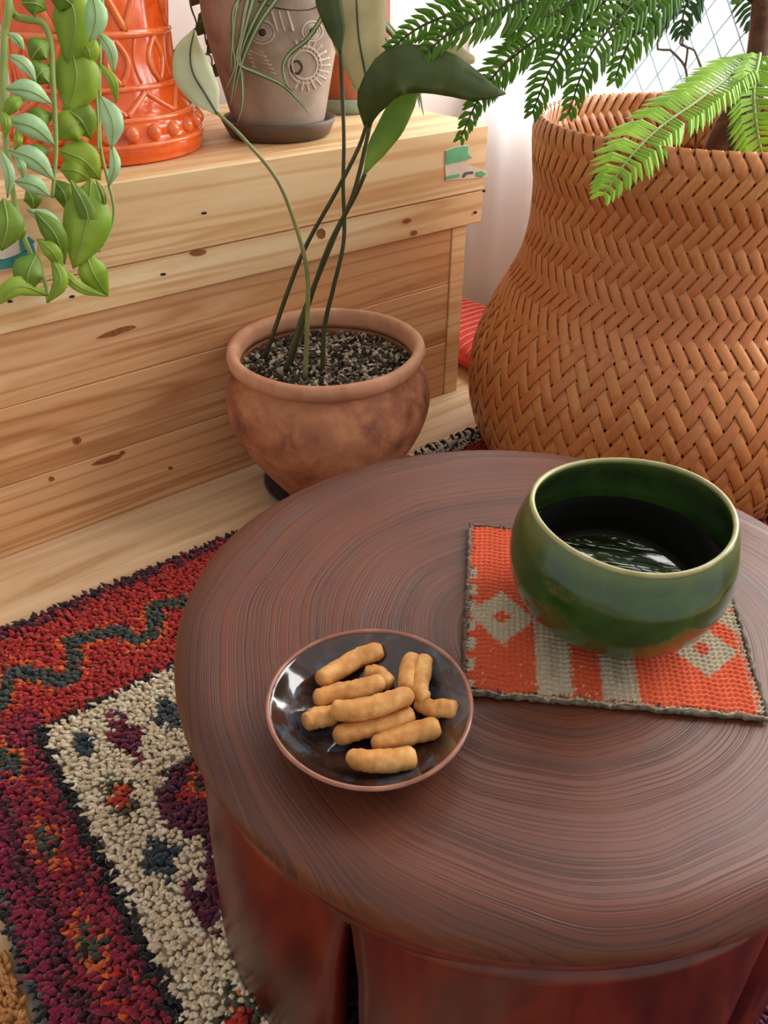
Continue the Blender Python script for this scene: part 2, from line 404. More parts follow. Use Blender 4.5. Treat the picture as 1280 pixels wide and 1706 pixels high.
frame_bar(W0, W1, Z0, Z0+.03); frame_bar(W0, W1, Z1-.03, Z1); frame_bar(W0, W0+.03, Z0+.03, Z1-.03); frame_bar(W1-.03, W1, Z0+.03, Z1-.03)
frame_bar((W0+W1)/2-.02, (W0+W1)/2+.02, Z0+.03, Z1-.03, 'mullion')
ob_box('window_sill', UW-.02, UW+.02, W0, W1, Z0-.02, Z0+.004, 'frame', win)
for a, b in ((W0+.03, (W0+W1)/2-.02), ((W0+W1)/2+.02, W1-.03)):
    g = ob_box('pane', UW+.042, UW+.048, a, b, Z0+.03, Z1-.03, 'glass', win, b=0)
    wires = []; z0, z1 = Z0+.03, Z1-.03; st = .046; sl = 1.35
    for sg in (1, -1):
        k = -80
        while k < 80:
            # line z = z0 + sg*sl*(v-a) + k*st*sl, clipped to the pane
            pts = []
            for v in (a, b):
                z = z0+sg*sl*(v-a)+k*st*sl
                if z0 <= z <= z1: pts.append((v, z))
            for z in (z0, z1):
                v = a+(z-z0-k*st*sl)/(sg*sl)
                if a < v < b: pts.append((v, z))
            if len(pts) >= 2:
                p, q = pts[0], pts[1]; wires.append(tube([uv(UW+.045, p[0], p[1]), uv(UW+.045, q[0], q[1])], .0012, 4))
            k += 1
    w = obj('wire_mesh', join(*wires), 'wire', win); tag(w, 'thin diamond safety wire inside the glass', kind='stuff')
tag(ob_box('wall_outside', 2.4, 2.5, -4, 3, -1, 1.1, 'wall_out', b=0), kind='structure')
# curtains
def curtain_mesh(pts0, z0, z1, amp, per, fold_dir, n=120, m=14):
    V = []; F = []
    a, b = pts0
    for i in range(n):
        t = i/(n-1); L = (b-a).length*t; p = a.lerp(b, t)
        for j in range(m):
            s = j/(m-1); k = amp*(.35+.65*(1-s))
            V.append(p+fold_dir*(k*math.sin(2*pi*L/per+.5*math.sin(7*t)))+Vector((0, 0, z0+(z1-z0)*s)))
    for i in range(n-1):
        for j in range(m-1): x = i*m+j; F.append((x, x+m, x+m+1, x+1))
    return V, F
def curtain_obj(nm, a, b, z0, z1, amp, per, mat, label, hem=True):
    t = thing(nm, a.lerp(b, .5)+Vector((0, 0, z0)), label, 'curtain')
    d = (b-a).normalized(); fd = Vector((-d.y, d.x, 0))
    o = obj('cloth', curtain_mesh((a, b), z0, z1, amp, per, fd), mat, t)
    if hem:
        h = obj('hem', curtain_mesh((a+fd*.0012, b+fd*.0012), z0, z0+.05, amp, per, fd, m=3), mat, t)
    rod = obj('curtain_rod', tube([a-d*.02+Vector((0, 0, z1)), b+d*.02+Vector((0, 0, z1))], .009, 10), 'frame', t)
    return t
curtain_obj('sheer_curtain', uv(1.07, .33), uv(1.07, .0), .012, 2.0, .006, .075, 'curtain', 'white sheer curtain hanging to the floor left of the woven basket')
curtain_obj('pink_curtain', uv(.78, VW-.035), uv(.93, VW-.035), .46, 2.0, .012, .06, 'curtain_pink', 'dusty pink curtain strip hanging on the wall above the chest', False)
# ================================================================ WOODEN CHEST
UL, UR = -.45, .812
ch = thing('wooden_chest', uv(.2, .2, 0), 'long knotty pine storage chest with an overhanging lid under the plants', 'chest')
LIDZ = .427
for i, (z0, z1) in enumerate(((.0, .098), (.0985, .1985), (.199, .2868))):
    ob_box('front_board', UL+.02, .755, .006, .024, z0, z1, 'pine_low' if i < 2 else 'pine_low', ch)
ob_box('corner_stile', .7555, .785, .0045, .024, 0, .2868, 'pine', ch)
for z0, z1 in ((.0, .14), (.1405, .2868)):
    c = uv(.776, .2, (z0+z1)/2)
    o = obj('side_board', box(-.175, .175, -.009, .009, -(z1-z0)/2, (z1-z0)/2, .001), 'pine', ch, loc=c, rotz=ROTZ+pi/2, smooth=False, world=False); fixn(o)
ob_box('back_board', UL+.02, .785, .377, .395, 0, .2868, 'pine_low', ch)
ob_box('lid_front_board', UL, UR, 0, .02, .2872, .3345, 'pine', ch, b=.0015)
ob_box('lid_front_board', UL, UR, -.0015, .02, .3355, LIDZ, 'pine', ch, b=.002)
for z0, z1 in ((.2872, .3345), (.3355, LIDZ-.019)):
    c = uv(UR-.01, .2, (z0+z1)/2)
    o = obj('lid_side_board', box(-.179, .179, -.009, .009, -(z1-z0)/2, (z1-z0)/2, .001), 'pine', ch, loc=c, rotz=ROTZ+pi/2, smooth=False, world=False); fixn(o)
for v0, v1 in ((.0205, .14), (.1405, .27), (.2705, .40)):
    ob_box('lid_top_board', UL, UR, v0, v1, LIDZ-.018, LIDZ, 'pine', ch, b=.001)
def patch(name, pts, v, mat, parent, th=.0006):
    P = [atv(x, y, v) for x, y in pts]; n = len(P); c = sum(P, Vector())/n
    V = [p for p in P]+[p-VD*th for p in P]+[c-VD*th]
    F = [(i, (i+1) % n, n+(i+1) % n, n+i) for i in range(n)]+[(n+i, n+(i+1) % n, 2*n) for i in range(n)]
    return fixn(obj(name, (V, F), mat, parent, smooth=False))
def ell(x, y, a0, b0, rot=0, n=14, jit=.15):
    out = []
    for i in range(n):
        t = 2*pi*i/n; a = a0*(1+jit*random.uniform(-1, 1)); b = b0*(1+jit*random.uniform(-1, 1))
        out.append((x+a*math.cos(t)*math.cos(rot)-b*math.sin(t)*math.sin(rot), y+a*math.cos(t)*math.sin(rot)+b*math.sin(t)*math.cos(rot)))
    return out
    return [(x+a*math.cos(t)*math.cos(rot)-b*math.sin(t)*math.sin(rot), y+a*math.cos(t)*math.sin(rot)+b*math.sin(t)*math.cos(rot)) for t in [2*pi*i/n for i in range(n)] for a, b in [(a*(1+jit*random.uniform(-1, 1)), b*(1+jit*random.uniform(-1, 1)))]]
for x, y in ((340, 355), (272, 457), (17, 502), (120, 494), (806, 318), (792, 354)):
    patch('nail_hole', ell(x, y, 5 if x < 500 else 3, 2.4, -.1), -.0016 if y < 420 and x < 800 else 0, 'nail', ch, .0004)
for x, y, a, b in ((330, 421, 14, 5), (678, 368, 7, 4), (535, 389, 8, 8), (690, 388, 6, 4)):
    patch('knot', ell(x, y, a, b, -.2), -.0004, 'knot', ch, .0004)
for x, y, a, b in ((128, 734, 8, 6), (86, 798, 5, 4), (204, 754, 5, 3), (180, 766, 28, 5), (195, 553, 34, 5), (284, 780, 4, 3)):
    patch('knot', ell(x, y, a, b, -.3), .0056, 'knot', ch, .0004)
lb = patch('paper_label', [(742, 250), (760, 244), (782, 241), (780, 262), (764, 268), (812, 285), (813, 294), (790, 297), (743, 301), (741, 275)], -.0017, 'label_white', ch); lb['label'] = 'torn remains of a green printed label'
patch('printed_band', [(743, 252), (760, 245), (781, 243), (779, 256), (787, 263), (768, 268), (743, 274)], -.0024, 'label_green', lb)
patch('printed_band', [(742, 294), (765, 289), (766, 294), (743, 299)], -.0024, 'label_green', lb)
patch('printed_band', [(770, 294), (774, 287), (788, 285), (789, 289), (777, 290), (773, 296)], -.0024, 'label_ink', lb)
patch('printed_band', [(793, 287), (802, 285), (811, 290), (802, 295), (794, 293)], -.0024, 'label_green', lb)
l2 = patch('paper_label', [(-40, 400), (0, 412), (20, 396), (45, 392), (62, 404), (60, 428), (30, 446), (-40, 458)], -.0017, 'label_white', ch); l2['label'] = 'torn teal and white label'
patch('printed_band', [(-40, 432), (0, 434), (30, 424), (56, 408), (60, 424), (34, 444), (-40, 456)], -.0024, 'label_teal', l2)
patch('printed_band', [(32, 402), (48, 394), (58, 402), (46, 420), (34, 418)], -.0024, 'label_teal', l2)
# ================================================================ RUG
RS0, RS1, RT0, RT1 = -.128, .93, -.138, -1.15
cols = dict(red='b5201c', red2='d2321c', ora='e0641c', mag='8e1138', mag2='6d0e30', blk='1d1214', crm='f2e2c6', crm2='e6d0ac', teal='3d4a4c', slate='2f3b45', olive='4a4a30', plum='5c1838', grey='5a5a58', wht='d9cdbd')
CV = {k: np.array(hexc(v)[:3]) for k, v in cols.items()}
def seg_dist(s, t, pts):
    d = np.full(s.shape, 9.)
    for (a, b), (c, e) in zip(pts[:-1], pts[1:]):
        L = (c-a)**2+(e-b)**2+1e-9; k = np.clip(((s-a)*(c-a)+(t-b)*(e-b))/L, 0, 1)
        d = np.minimum(d, np.hypot(s-a-k*(c-a), t-b-k*(e-b)))
    return d
def rug_color(s, t):
    n = len(s); c = np.empty((n, 3)); r = rng.random(n)
    jit = .0016; sj = s+rng.normal(0, jit, n); tj = t+rng.normal(0, jit, n)
    q = .0055; S_ = np.round(sj/q)*q; T_ = np.round(tj/q)*q
    c[:] = CV['red']; c[r > .55] = CV['red2']*.85
    left = (S_ < -.036) & (T_ < -.27-.5*np.maximum(0, -(S_+.05)))
    c[left] = np.where(r[left, None] > .5, CV['mag'], CV['mag']*.6+CV['red']*.4)
    c[left & (S_ < -.098)] = CV['mag']*1.1
    # zigzag
    z = [(-.20, -.25), (-.15, -.215), (-.118, -.255), (-.066, -.254), (-.042, -.211), (-.03, -.222), (-.004, -.259), (.012, -.255), (.025, -.207), (.073, -.222), (.084, -.254), (.105, -.25), (.119, -.209), (.160, -.226), (.175, -.258), (.2, -.25)]
    zz = z+[(a+.095*k, b) for k in range(1, 9) for a, b in z[-5:]]
    d = seg_dist(sj, tj, zz)
    m = d < .0150; c[m] = CV['ora'] if True else 0
    c[m & (r > .6)] = CV['red2']; m = d < .0085; c[m] = np.where(r[m, None] > .5, CV['teal'], CV['olive'])
    # left border motifs
    def dia(cx, cy, a, b, col, col2=None, out=None):
        k = np.abs(S_-cx)/a+np.abs(T_-cy)/b
        if out: mm = k < 1.7; c[mm & (r > .3)] = CV[out]
        mm = k < 1; c[mm] = CV[col]
        if col2: c[mm & (r > .5)] = CV[col2]
    yy = -.33
    for j in range(8):
        dia(-.078, yy, .009, .022, 'olive', 'teal', 'ora'); dia(-.066, yy-.05, .008, .012, 'mag2', None, 'red2'); yy -= .105
    m = (np.abs(S_+.098-.004*np.sin(T_*60)) < .0045) & (T_ < -.27); c[m] = CV['mag2']*.5
    # cream frame
    cr = (S_ > -.040) & (T_ < -.310); bl = (S_ > -.050) & (T_ < -.303) & ~cr; c[bl] = CV['blk']
    c[cr] = np.where(r[cr, None] > .5, CV['crm'], CV['crm2'])
    for k in range(12):
        a = k*.12
        dia(-.014+a, -.350, .011, .021, 'slate', 'teal'); dia(.022+a, -.368, .015, .034, 'plum', 'mag'); dia(.068+a, -.368, .020, .028, 'grey', 'teal')
    for k in range(6):
        a = -k*.225
        dia(-.009, -.43+a, .011, .018, 'ora', 'red', 'olive'); dia(-.004, -.505+a, .017, .026, 'slate', 'teal'); dia(.005, -.565+a, .012, .03, 'plum', 'mag2')
    # inner field
    inn = (S_ > .021+.010*np.round(np.clip(np.sin(T_*70), -1, 1))) & (T_ < -.424)
    edge = inn & (T_ > -.434); c[inn] = np.where(r[inn, None] > .5, CV['mag2'], CV['plum']); c[edge] = CV['blk']
    for i in range(9):
        for j in range(9):
            cx, cy = .062+i*.1, -.462-j*.09
            k = np.abs(S_-cx)/.03+np.abs(T_-cy)/.026
            mm = inn & (k < 1); c[mm] = CV['red']; c[mm & (k < .75)] = CV['ora']; c[mm & (k < .5)] = CV['olive']; c[mm & (k < .3)] = CV['mag']
    # edges
    m = (t > RT0-.010); c[m] = CV['blk']
    m = (t > RT0-.022) & (r > .45); c[m] = CV['mag2']*.6
    m = (t > RT0-.024) & (s > .56); c[m] = np.where(r[m, None] > .5, CV['wht'], CV['blk'])
    m = s < RS0+.008; c[m] = np.where(r[m, None] > .55, CV['grey'], CV['blk'])
    c *= (.85+.3*rng.random(n))[:, None]
    return np.clip(c, 0, 1)
rug = thing('patterned_rug', uv(.3, -.6, 0), 'shaggy red and magenta wool rug with cream frame under the low table', 'rug')
O_, U_, V_ = np.array(O), np.array(UD), np.array(VD)
def color_mesh(name, V, Fq, colv, mat, parent, smooth=True):
    me = bpy.data.meshes.new(name); nf = len(Fq); k = Fq.shape[1]
    base = np.array(wpos(parent)); me.vertices.add(len(V)); me.vertices.foreach_set('co', (V-base).astype(np.float32).ravel())
    me.loops.add(nf*k); me.loops.foreach_set('vertex_index', Fq.astype(np.int32).ravel()); me.polygons.add(nf)
    me.polygons.foreach_set('loop_start', (np.arange(nf)*k).astype(np.int32))
    me.polygons.foreach_set('use_smooth', np.full(nf, smooth)); me.update(calc_edges=True); me.validate()
    a = me.color_attributes.new('Col', 'FLOAT_COLOR', 'POINT'); a.data.foreach_set('color', np.c_[colv, np.ones(len(colv))].astype(np.float32).ravel())
    me.materials.append(MT[mat]); o = bpy.data.objects.new(name, me); link(o, parent); return o
# backing: a low slab
nb, mb = 150, 140
gs, gt = np.meshgrid(np.linspace(RS0, RS1, nb), np.linspace(RT1, RT0, mb), indexing='ij')
P = O_+gs[..., None]*U_+gt[..., None]*V_; P = P.reshape(-1, 3); P[:, 2] = .006
bot = P.copy(); bot[:, 2] = .0005
idx = np.arange(nb*mb).reshape(nb, mb); F1 = np.stack([idx[:-1, :-1], idx[1:, :-1], idx[1:, 1:], idx[:-1, 1:]], -1).reshape(-1, 4)
ring = np.concatenate([idx[:, 0], idx[-1, 1:], idx[-2::-1, -1], idx[0, -2:0:-1]]); r2 = np.roll(ring, -1); NN = nb*mb
F2 = np.stack([ring, ring+NN, r2+NN, r2], -1)
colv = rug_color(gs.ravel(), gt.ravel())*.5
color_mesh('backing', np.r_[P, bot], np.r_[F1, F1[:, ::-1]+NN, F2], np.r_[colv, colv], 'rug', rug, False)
# pile
sp = .0041
ss, tt = np.meshgrid(np.arange(RS0+.002, RS1, sp), np.arange(RT1+.002, RT0, sp)); ss = ss.ravel(); tt = tt.ravel()
ss = ss+rng.normal(0, .0011, len(ss)); tt = tt+rng.normal(0, .0011, len(tt)); nT = len(ss)
colT = rug_color(ss, tt); hgt = .0085+.005*rng.random(nT); lean = rng.normal(0, .0022, (nT, 2))+np.array([-.001, -.003])
kp = np.ones(nT, bool)
for cx_, cy_, r_ in ((-.075, .94, .088), (.39, 1.03, .20)):
    kp &= np.hypot(O_[0]+ss*U_[0]+tt*V_[0]-cx_, O_[1]+ss*U_[1]+tt*V_[1]-cy_) > r_
ss, tt, colT, hgt, lean = ss[kp], tt[kp], colT[kp], hgt[kp], lean[kp]; nT = len(ss)
rad = .0021+.0007*rng.random(nT)
base = O_+ss[:, None]*U_+tt[:, None]*V_; ang = rng.random(nT)*6.28
VV = np.empty((nT, 9, 3)); CC = np.empty((nT, 9, 3))
for k in range(4):
    a = ang+k*pi/2; off = np.stack([np.cos(a), np.sin(a), a*0], -1)*rad[:, None]
    VV[:, k] = base+off*.8+[0, 0, .004]
    VV[:, 4+k] = base+off*1.15+np.c_[lean*.6, .004+hgt*.62]
VV[:, 8] = base+np.c_[lean*1.5, .004+hgt]
CC[:] = colT[:, None, :]; CC[:, :4] *= .75  # tuft roots coloured darker, painting in the shade between tufts
fb = np.array([[0, 1, 5], [0, 5, 4], [1, 2, 6], [1, 6, 5], [2, 3, 7], [2, 7, 6], [3, 0, 4], [3, 4, 7], [4, 5, 8], [5, 6, 8], [6, 7, 8], [7, 4, 8]])
FT = (fb[None]+(np.arange(nT)*9)[:, None, None]).reshape(-1, 3)
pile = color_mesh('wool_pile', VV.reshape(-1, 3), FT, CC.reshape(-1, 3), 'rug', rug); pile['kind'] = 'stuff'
# black and white fringe strands along the far right part of the rug edge
fr = {0: [], 1: []}
for i in range(46):
    s = .50+i*.0075; p = uv(s, RT0-.002, .008); d = VD*random.uniform(.012, .026)+UD*random.uniform(-.012, .012)
    fr[i % 2].append(tube(catmull([p, p+d*.5+Vector((0, 0, .006)), p+d+Vector((0, 0, -.004))], 6), [.0026, .003, .0024, .001], 5))
obj('fringe', join(*fr[0]), simple('black_wool', '1c1614', 1), rug)['kind'] = 'stuff'; obj('fringe', join(*fr[1]), simple('white_wool', 'd8cbb8', 1), rug)['kind'] = 'stuff'
# tan wool mat at the lower left, outside the rug edge
mat2 = thing('tan_wool_mat', uv(-.25, -.75, 0), 'tan fluffy wool mat beside the left edge of the patterned rug', 'mat')
bk = ob_box('backing', -.45, -.134, -1.0, -.50, .0005, .006, 'sheepskin', mat2)
tf = []
for i in range(5200):
    s = random.uniform(-.30, -.136); t = random.uniform(-.9, -.505); p = uv(s, t, .005)
    d = Vector((random.gauss(0, .004), random.gauss(0, .004), random.uniform(.009, .014))); a = Vector((1, 0, 0)).cross(d).normalized()*.0024; b = d.cross(a).normalized()*.0024
    tf.append(([p+a, p+b, p-a, p-b, p+d*.6+a, p+d*.6+b, p+d*.6-a, p+d*.6-b, p+d], [(0, 1, 5, 4), (1, 2, 6, 5), (2, 3, 7, 6), (3, 0, 4, 7), (4, 5, 8), (5, 6, 8), (6, 7, 8), (7, 4, 8)]))
obj('wool_pile', join(*tf), 'sheepskin', mat2)['kind'] = 'stuff'
# ================================================================ LOW TABLE
TC = Vector((.093, .377, 0)); TA, TB, TZ = .2305, .2120, .286
tb = thing('low_table', TC, 'low round dark brown wooden drum table with worn ring grain', 'table')
def ellr(t, r, z): # radius modulation giving the oval
    k = 1/math.hypot(math.cos(t)/TA, math.sin(t)/TB); return (r*k*(1+.004*math.sin(3*t+1)+.003*math.sin(5*t)), z)
prof = [(0.001, 0)]+[(k/14, .0015*(k/14)**2) for k in range(1, 13)]+[(.90, .0015), (.935, .0008), (.965, -.002), (.987, -.006), (.997, -.011), (1.0, -.017), (.994, -.024), (.98, -.030), (.96, -.036), (.93, -.04), (.5, -.041), (.001, -.041)]
tv = lathe(prof, TC+Vector((0, 0, TZ)), 160, ellr)
obj('tabletop', tv, 'table', tb, loc=TC+Vector((0, 0, TZ)))
pr = [(.90, -.038), (.935, -.042), (.95, -.05), (.945, -.06), (.90, -.064), (.86, -.05)]
obj('apron', lathe(pr, TC+Vector((0, 0, TZ)), 128, ellr, False, False), 'table_side', tb)
def leg_mesh(t0, t1):
    V = []; F = []; n, m = 26, 16
    for lay in (0, 1):
        for i in range(n):
            q = i/(n-1)
            for j in range(m):
                s = j/(m-1); z = TZ-.05-s*(TZ-.05-.0135)
                w = 1-.05*s-.16*max(0, 1-abs(s-.5)*2)*0-.0
                w = .5+ .5*(1-.10*min(1, s*3)-.08*s)
                ex = max(0, 1-s*9)**2
                wid = (w-.0)+ex*.035
                t = (t0+t1)/2+(q-.5)*(t1-t0)*wid*1.06
                bulge = .95+.02*math.sin(pi*s)+.06*s*s
                rr = bulge-(.13 if lay else 0)-.03*(abs(q-.5)*2)**6*(1-2*lay)
                k = 1/math.hypot(math.cos(t)/TA, math.sin(t)/TB)
                V.append((TC.x+math.cos(t)*rr*k, TC.y+math.sin(t)*rr*k, z))
    L = n*m
    for i in range(n-1):
        for j in range(m-1): a = i*m+j; F.append((a, a+1, a+1+m, a+m)); F.append((a+L, a+m+L, a+m+1+L, a+1+L))
    for i in range(n-1):
        for j in (0, m-1): a = i*m+j; F.append((a, a+m, a+m+L, a+L))
    for j in range(m-1):
        for i in (0, n-1): a = i*m+j; F.append((a, a+L, a+1+L, a+1))
    return V, F
for k in range(5):
    c = math.radians(-124+72*k); fixn(obj('leg', leg_mesh(c+math.radians(2), c+math.radians(70)), 'table_side', tb))
# ================================================================ PLACEMAT
def rug_like(s, t):                                 # s right 0..1, t up 0..1 on the mat
    n = len(s); c = np.empty((n, 3)); c[:] = hexc('d65224')[:3]; cr = np.array(hexc('b0a084')[:3]); dk = np.array(hexc('c44a1e')[:3]); bl = np.array(hexc('2c2420')[:3])
    m = t < .62; c[m & (s < .58)] = dk*1.0
    def D(cx, cy, a, b): return np.abs(s-cx)/a+np.abs(t-cy)/b
    for cx, cy in ((.13, .40), (.84, .33), (1.0, .56)):
        m = D(cx, cy, .125, .155) < 1; c[m] = cr; m = D(cx, cy, .035, .04) < 1; c[m] = dk
    for cx in (.31, .53):
        m = (np.abs(s-cx) < .06) & (t < .40) & (t > .02); c[m] = cr; m = (np.abs(s-cx) < .02) & (np.abs(t-.2) < .1); c[m] = cr*.8
    m = (s < .035) & (t < .72) & (np.sin(t*60) > -.3); c[m] = cr
    m = (s < .012) | (t < .02) | (s > .988); c[m & (rng.random(n) > .45)] = bl; c[(t < .01)] = cr*.9
    m = (s > .97) & (t > .02); c[m & (rng.random(n) > .4)] = cr
    m = (t < .62) & (s < .6) & (rng.random(n) > .985); c[m] = cr*1.3
    return np.clip(c*(.88+.24*rng.random(n))[:, None], 0, 1)
mt = thing('woven_placemat', atz(1020, 1020, TZ), 'square orange woven mat with beige diamonds under the green bowl', 'mat')
c00, c10, c11, c01 = [Vector(atz(x, y, TZ+.0045)) for x, y in ((772, 1152), (1281, 1197), (1196, 912), (784, 873))]
n = 190; q = np.linspace(0, 1, n); A, B = np.meshgrid(q, q, indexing='ij')
P = ((1-A)*(1-B))[..., None]*np.array(c00)+(A*(1-B))[..., None]*np.array(c10)+(A*B)[..., None]*np.array(c11)+((1-A)*B)[..., None]*np.array(c01)
eg = .0006*np.sin(B*40)+.0005*np.sin(B*91+1); P[..., 0] += eg*((A < .02)-1.*(A > .98)); P[..., 1] += (.0007*np.sin(A*36)+.0005*np.sin(A*85))*((B < .02)*1.)
rib = .0007*np.sin(B*2*pi*42+1.2*np.sin(A*60))+.0003*np.sin(A*2*pi*48)+.0006*np.sin(A*3+B*5)
P[..., 2] += rib
bot = P.copy(); bot[..., 2] = TZ+.0018
idx = np.arange(n*n).reshape(n, n); F1 = np.stack([idx[:-1, :-1], idx[1:, :-1], idx[1:, 1:], idx[:-1, 1:]], -1).reshape(-1, 4)
ring = np.concatenate([idx[:, 0], idx[-1, 1:], idx[-2::-1, -1], idx[0, -2:0:-1]]); r2 = np.roll(ring, -1); NN = n*n
cm = rug_like(A.ravel()+rng.normal(0, .004, n*n), B.ravel()+rng.normal(0, .004, n*n)); cb = np.tile(np.array(hexc('332823')[:3]), (n*n, 1))
color_mesh('woven_cloth', np.r_[P.reshape(-1, 3), bot.reshape(-1, 3)], np.r_[F1, F1[:, ::-1]+NN, np.stack([ring, ring+NN, r2+NN, r2], -1)], np.r_[cm, cb], 'mat', mt)
bd = []
E4 = [c00, c10, c11, c01]
for a, b in zip(E4, E4[1:]+E4[:1]):
    pp = [a.lerp(b, i/60) for i in range(61)]; pp = [Vector((p.x+random.gauss(0, .0005), p.y+random.gauss(0, .0005), TZ+.0036)) for p in pp]
    bd.append(tube(pp, [.0014+.0005*random.random() for _ in pp], 6))
obj('edge_binding', join(*bd), simple('edge_binding', '7a6b58', .95, '2b2320', 260), mt)
for_bowl_z = TZ+.0052
# ================================================================ GREEN BOWL
bc = Vector((.1450, .3700, for_bowl_z))
bw = thing('green_bowl', bc, 'round green glazed ceramic bowl full of black coffee on the orange mat', 'bowl')
def wob(t, r, z): return (r*(1+.012*math.sin(2*t+.6)+.006*math.sin(3*t)), z+(.0016*math.sin(2*t+1.2)*(z > .055)*min(1, max(0, (z-.055)/.02))))
outer = [(.001, .003), (.026, .003), (.027, 0), (.031, 0), (.033, .0035), (.044, .008), (.0575, .0175), (.0648, .032), (.0674, .048), (.0662, .061), (.0625, .073), (.0592, .0805)]
inner = [(.0558, .0808), (.0592, .073), (.0630, .062), (.0642, .049), (.0618, .034), (.0525, .021), (.040, .012), (.001, .010)]
def dens(pr, k=4): return [(p.x, p.y) for p in catmull([Vector((a, b, 0)) for a, b in pr], (len(pr)-1)*k+1)]
obj('body', lathe(dens(outer)+[(.0575, .0818)]+dens(inner), bc, 96, wob, True, True), 'glaze', bw, loc=bc)
rimp = [Vector((bc.x+math.cos(t)*r, bc.y+math.sin(t)*r, bc.z+z)) for t in [2*pi*i/96 for i in range(96)] for r, z in [wob(t, .0575, .0816)]]
rm = obj('rim', tube(rimp, .0016, 10, True), 'glaze_rim', bw); rm['label'] = 'pale worn edge of the bowl'
lz = .0470
obj('coffee', lathe([(.001, lz-.004), (.0636, lz-.004), (.0642, lz+.0006), (.0628, lz), (.001, lz)], bc, 96, lambda t, r, z: (wob(t, r, z)[0], z)), 'coffee', bw)
# ================================================================ DISH AND SNACKS
dc = Vector((-.0080, .2805, TZ+.0005))
ds = thing('snack_dish', dc, 'small dark brown glazed dish with a rust rim holding the baked sticks', 'dish')
def dw(t, r, z): return (r*(1+.012*math.sin(2*t+2.2)+.006*math.sin(3*t+.5)), z+.0012*math.sin(2*t+.3)*(z/.024))
do = [(.001, .002), (.022, .002), (.023, 0), (.027, 0), (.029, .003), (.038, .008), (.048, .0155), (.0548, .0235)]
di = [(.0535, .0238), (.047, .0175), (.037, .0100), (.027, .0062), (.014, .0048), (.001, .0045)]
obj('body', lathe(dens(do)+dens(di), dc, 96, dw), 'dish', ds, loc=dc)
rimp = [Vector((dc.x+math.cos(t)*r, dc.y+math.sin(t)*r, dc.z+z)) for t in [2*pi*i/96 for i in range(96)] for r, z in [dw(t, .0542, .0238)]]
rm = obj('rim', tube(rimp, .0013, 10, True), 'dish_rim', ds); rm['label'] = 'rust coloured rim'
sticks = [ # pixel path, height above table, radius mm, label
 ([(530, 1134), (560, 1118), (600, 1095), (638, 1083)], (.0175, .0165, .0165, .0185), (4.6, 5.0, 5.2, 4.6), 'long golden stick at the top left of the pile'),
 ([(607, 1122), (630, 1124), (652, 1142)], (.0135, .0135, .0135), (4.2, 4.8, 3.8), 'short stick mostly hidden behind the long curved one'),
 ([(524, 1166), (560, 1155), (600, 1148), (640, 1135)], (.017, .016, .018, .019), (4.4, 4.8, 5.0, 4.6), 'second stick from the top, its end tucked under the curved one'),
 ([(507, 1203), (530, 1196), (560, 1190)], (.0155, .0135, .012), (4.2, 5.2, 4.6), 'stick at the far left, tucked under the curved one'),
 ([(553, 1182), (580, 1184), (620, 1178), (655, 1167), (686, 1156)], (.0215, .0222, .0225, .0225, .0215), (4.6, 5.2, 5.4, 5.2, 4.6), 'long curved stick lying on top of the pile'),
 ([(557, 1228), (600, 1215), (650, 1203), (689, 1189)], (.0125, .0115, .0115, .0125), (4.8, 5.0, 5.0, 4.6), 'middle stick with a blunt round left end'),
 ([(620, 1240), (650, 1233), (690, 1222), (733, 1210)], (.0125, .0115, .012, .0142), (3.6, 4.8, 5.2, 5.2), 'stick second from the bottom, slanting up to the right'),
 ([(580, 1255), (600, 1266), (650, 1268), (693, 1260)], (.0165, .016, .0155, .0155), (2.8, 5.0, 5.4, 5.2), 'lowest stick in front with broken flat ends'),
 ([(690, 1093), (681, 1115), (679, 1150)], (.0190, .0185, .0180), (4.4, 4.6, 4.4), 'left one of the two upright sticks at the upper right'),
 ([(709, 1094), (704, 1120), (700, 1152), (712, 1166)], (.0195, .0185, .0180, .0165), (4.4, 4.4, 4.2, 3.6), 'right one of the two upright sticks at the upper right'),
 ([(695, 1168), (718, 1180), (740, 1180), (762, 1182)], (.0120, .0135, .0155, .0175), (4.2, 4.4, 4.6, 4.4), 'knobbly stick at the far right of the pile')]
for pth, hs, rs, lab in sticks:
    P = catmull([atz(x, y, TZ+h) for (x, y), h in zip(pth, [q+.0012 for q in hs])], 26); R = [r/1000*1.14 for r in lerpl(list(rs), 26)]
    t = Vector(P[-1]-P[0]).normalized()
    R[0] *= .55; R[1] *= .88; R[-1] *= .6; R[-2] *= .9; sd = random.random()*50
    V, F = tube(P, R, 16)
    c = [P[i//16] for i in range(len(V))]
    V2 = [ci+(v-ci)*(1+.13*noise.noise(v*260+Vector((sd, 0, 0)))+.07*noise.noise(v*700)) for v, ci in zip(V, c)]
    tag(obj('baked_stick', (V2, F), 'snack', loc=P[13]), lab.replace(' of the pile', '')+', in the dark dish', 'snack', 'baked snack sticks in the dark dish')
# ================================================================ WOVEN BASKET
BC = Vector((.388, 1.03, .0068))
bk = thing('woven_basket', BC, 'tall gourd-shaped woven bamboo basket behind the table', 'basket')
bprof = [(0, .205), (.035, .238), (.085, .258), (.135, .262), (.185, .254), (.24, .231), (.285, .209), (.33, .198), (.38, .197), (.42, .202), (.45, .205), (.4635, .200)]
zs = [p[0] for p in bprof]; rs_ = [p[1] for p in bprof]
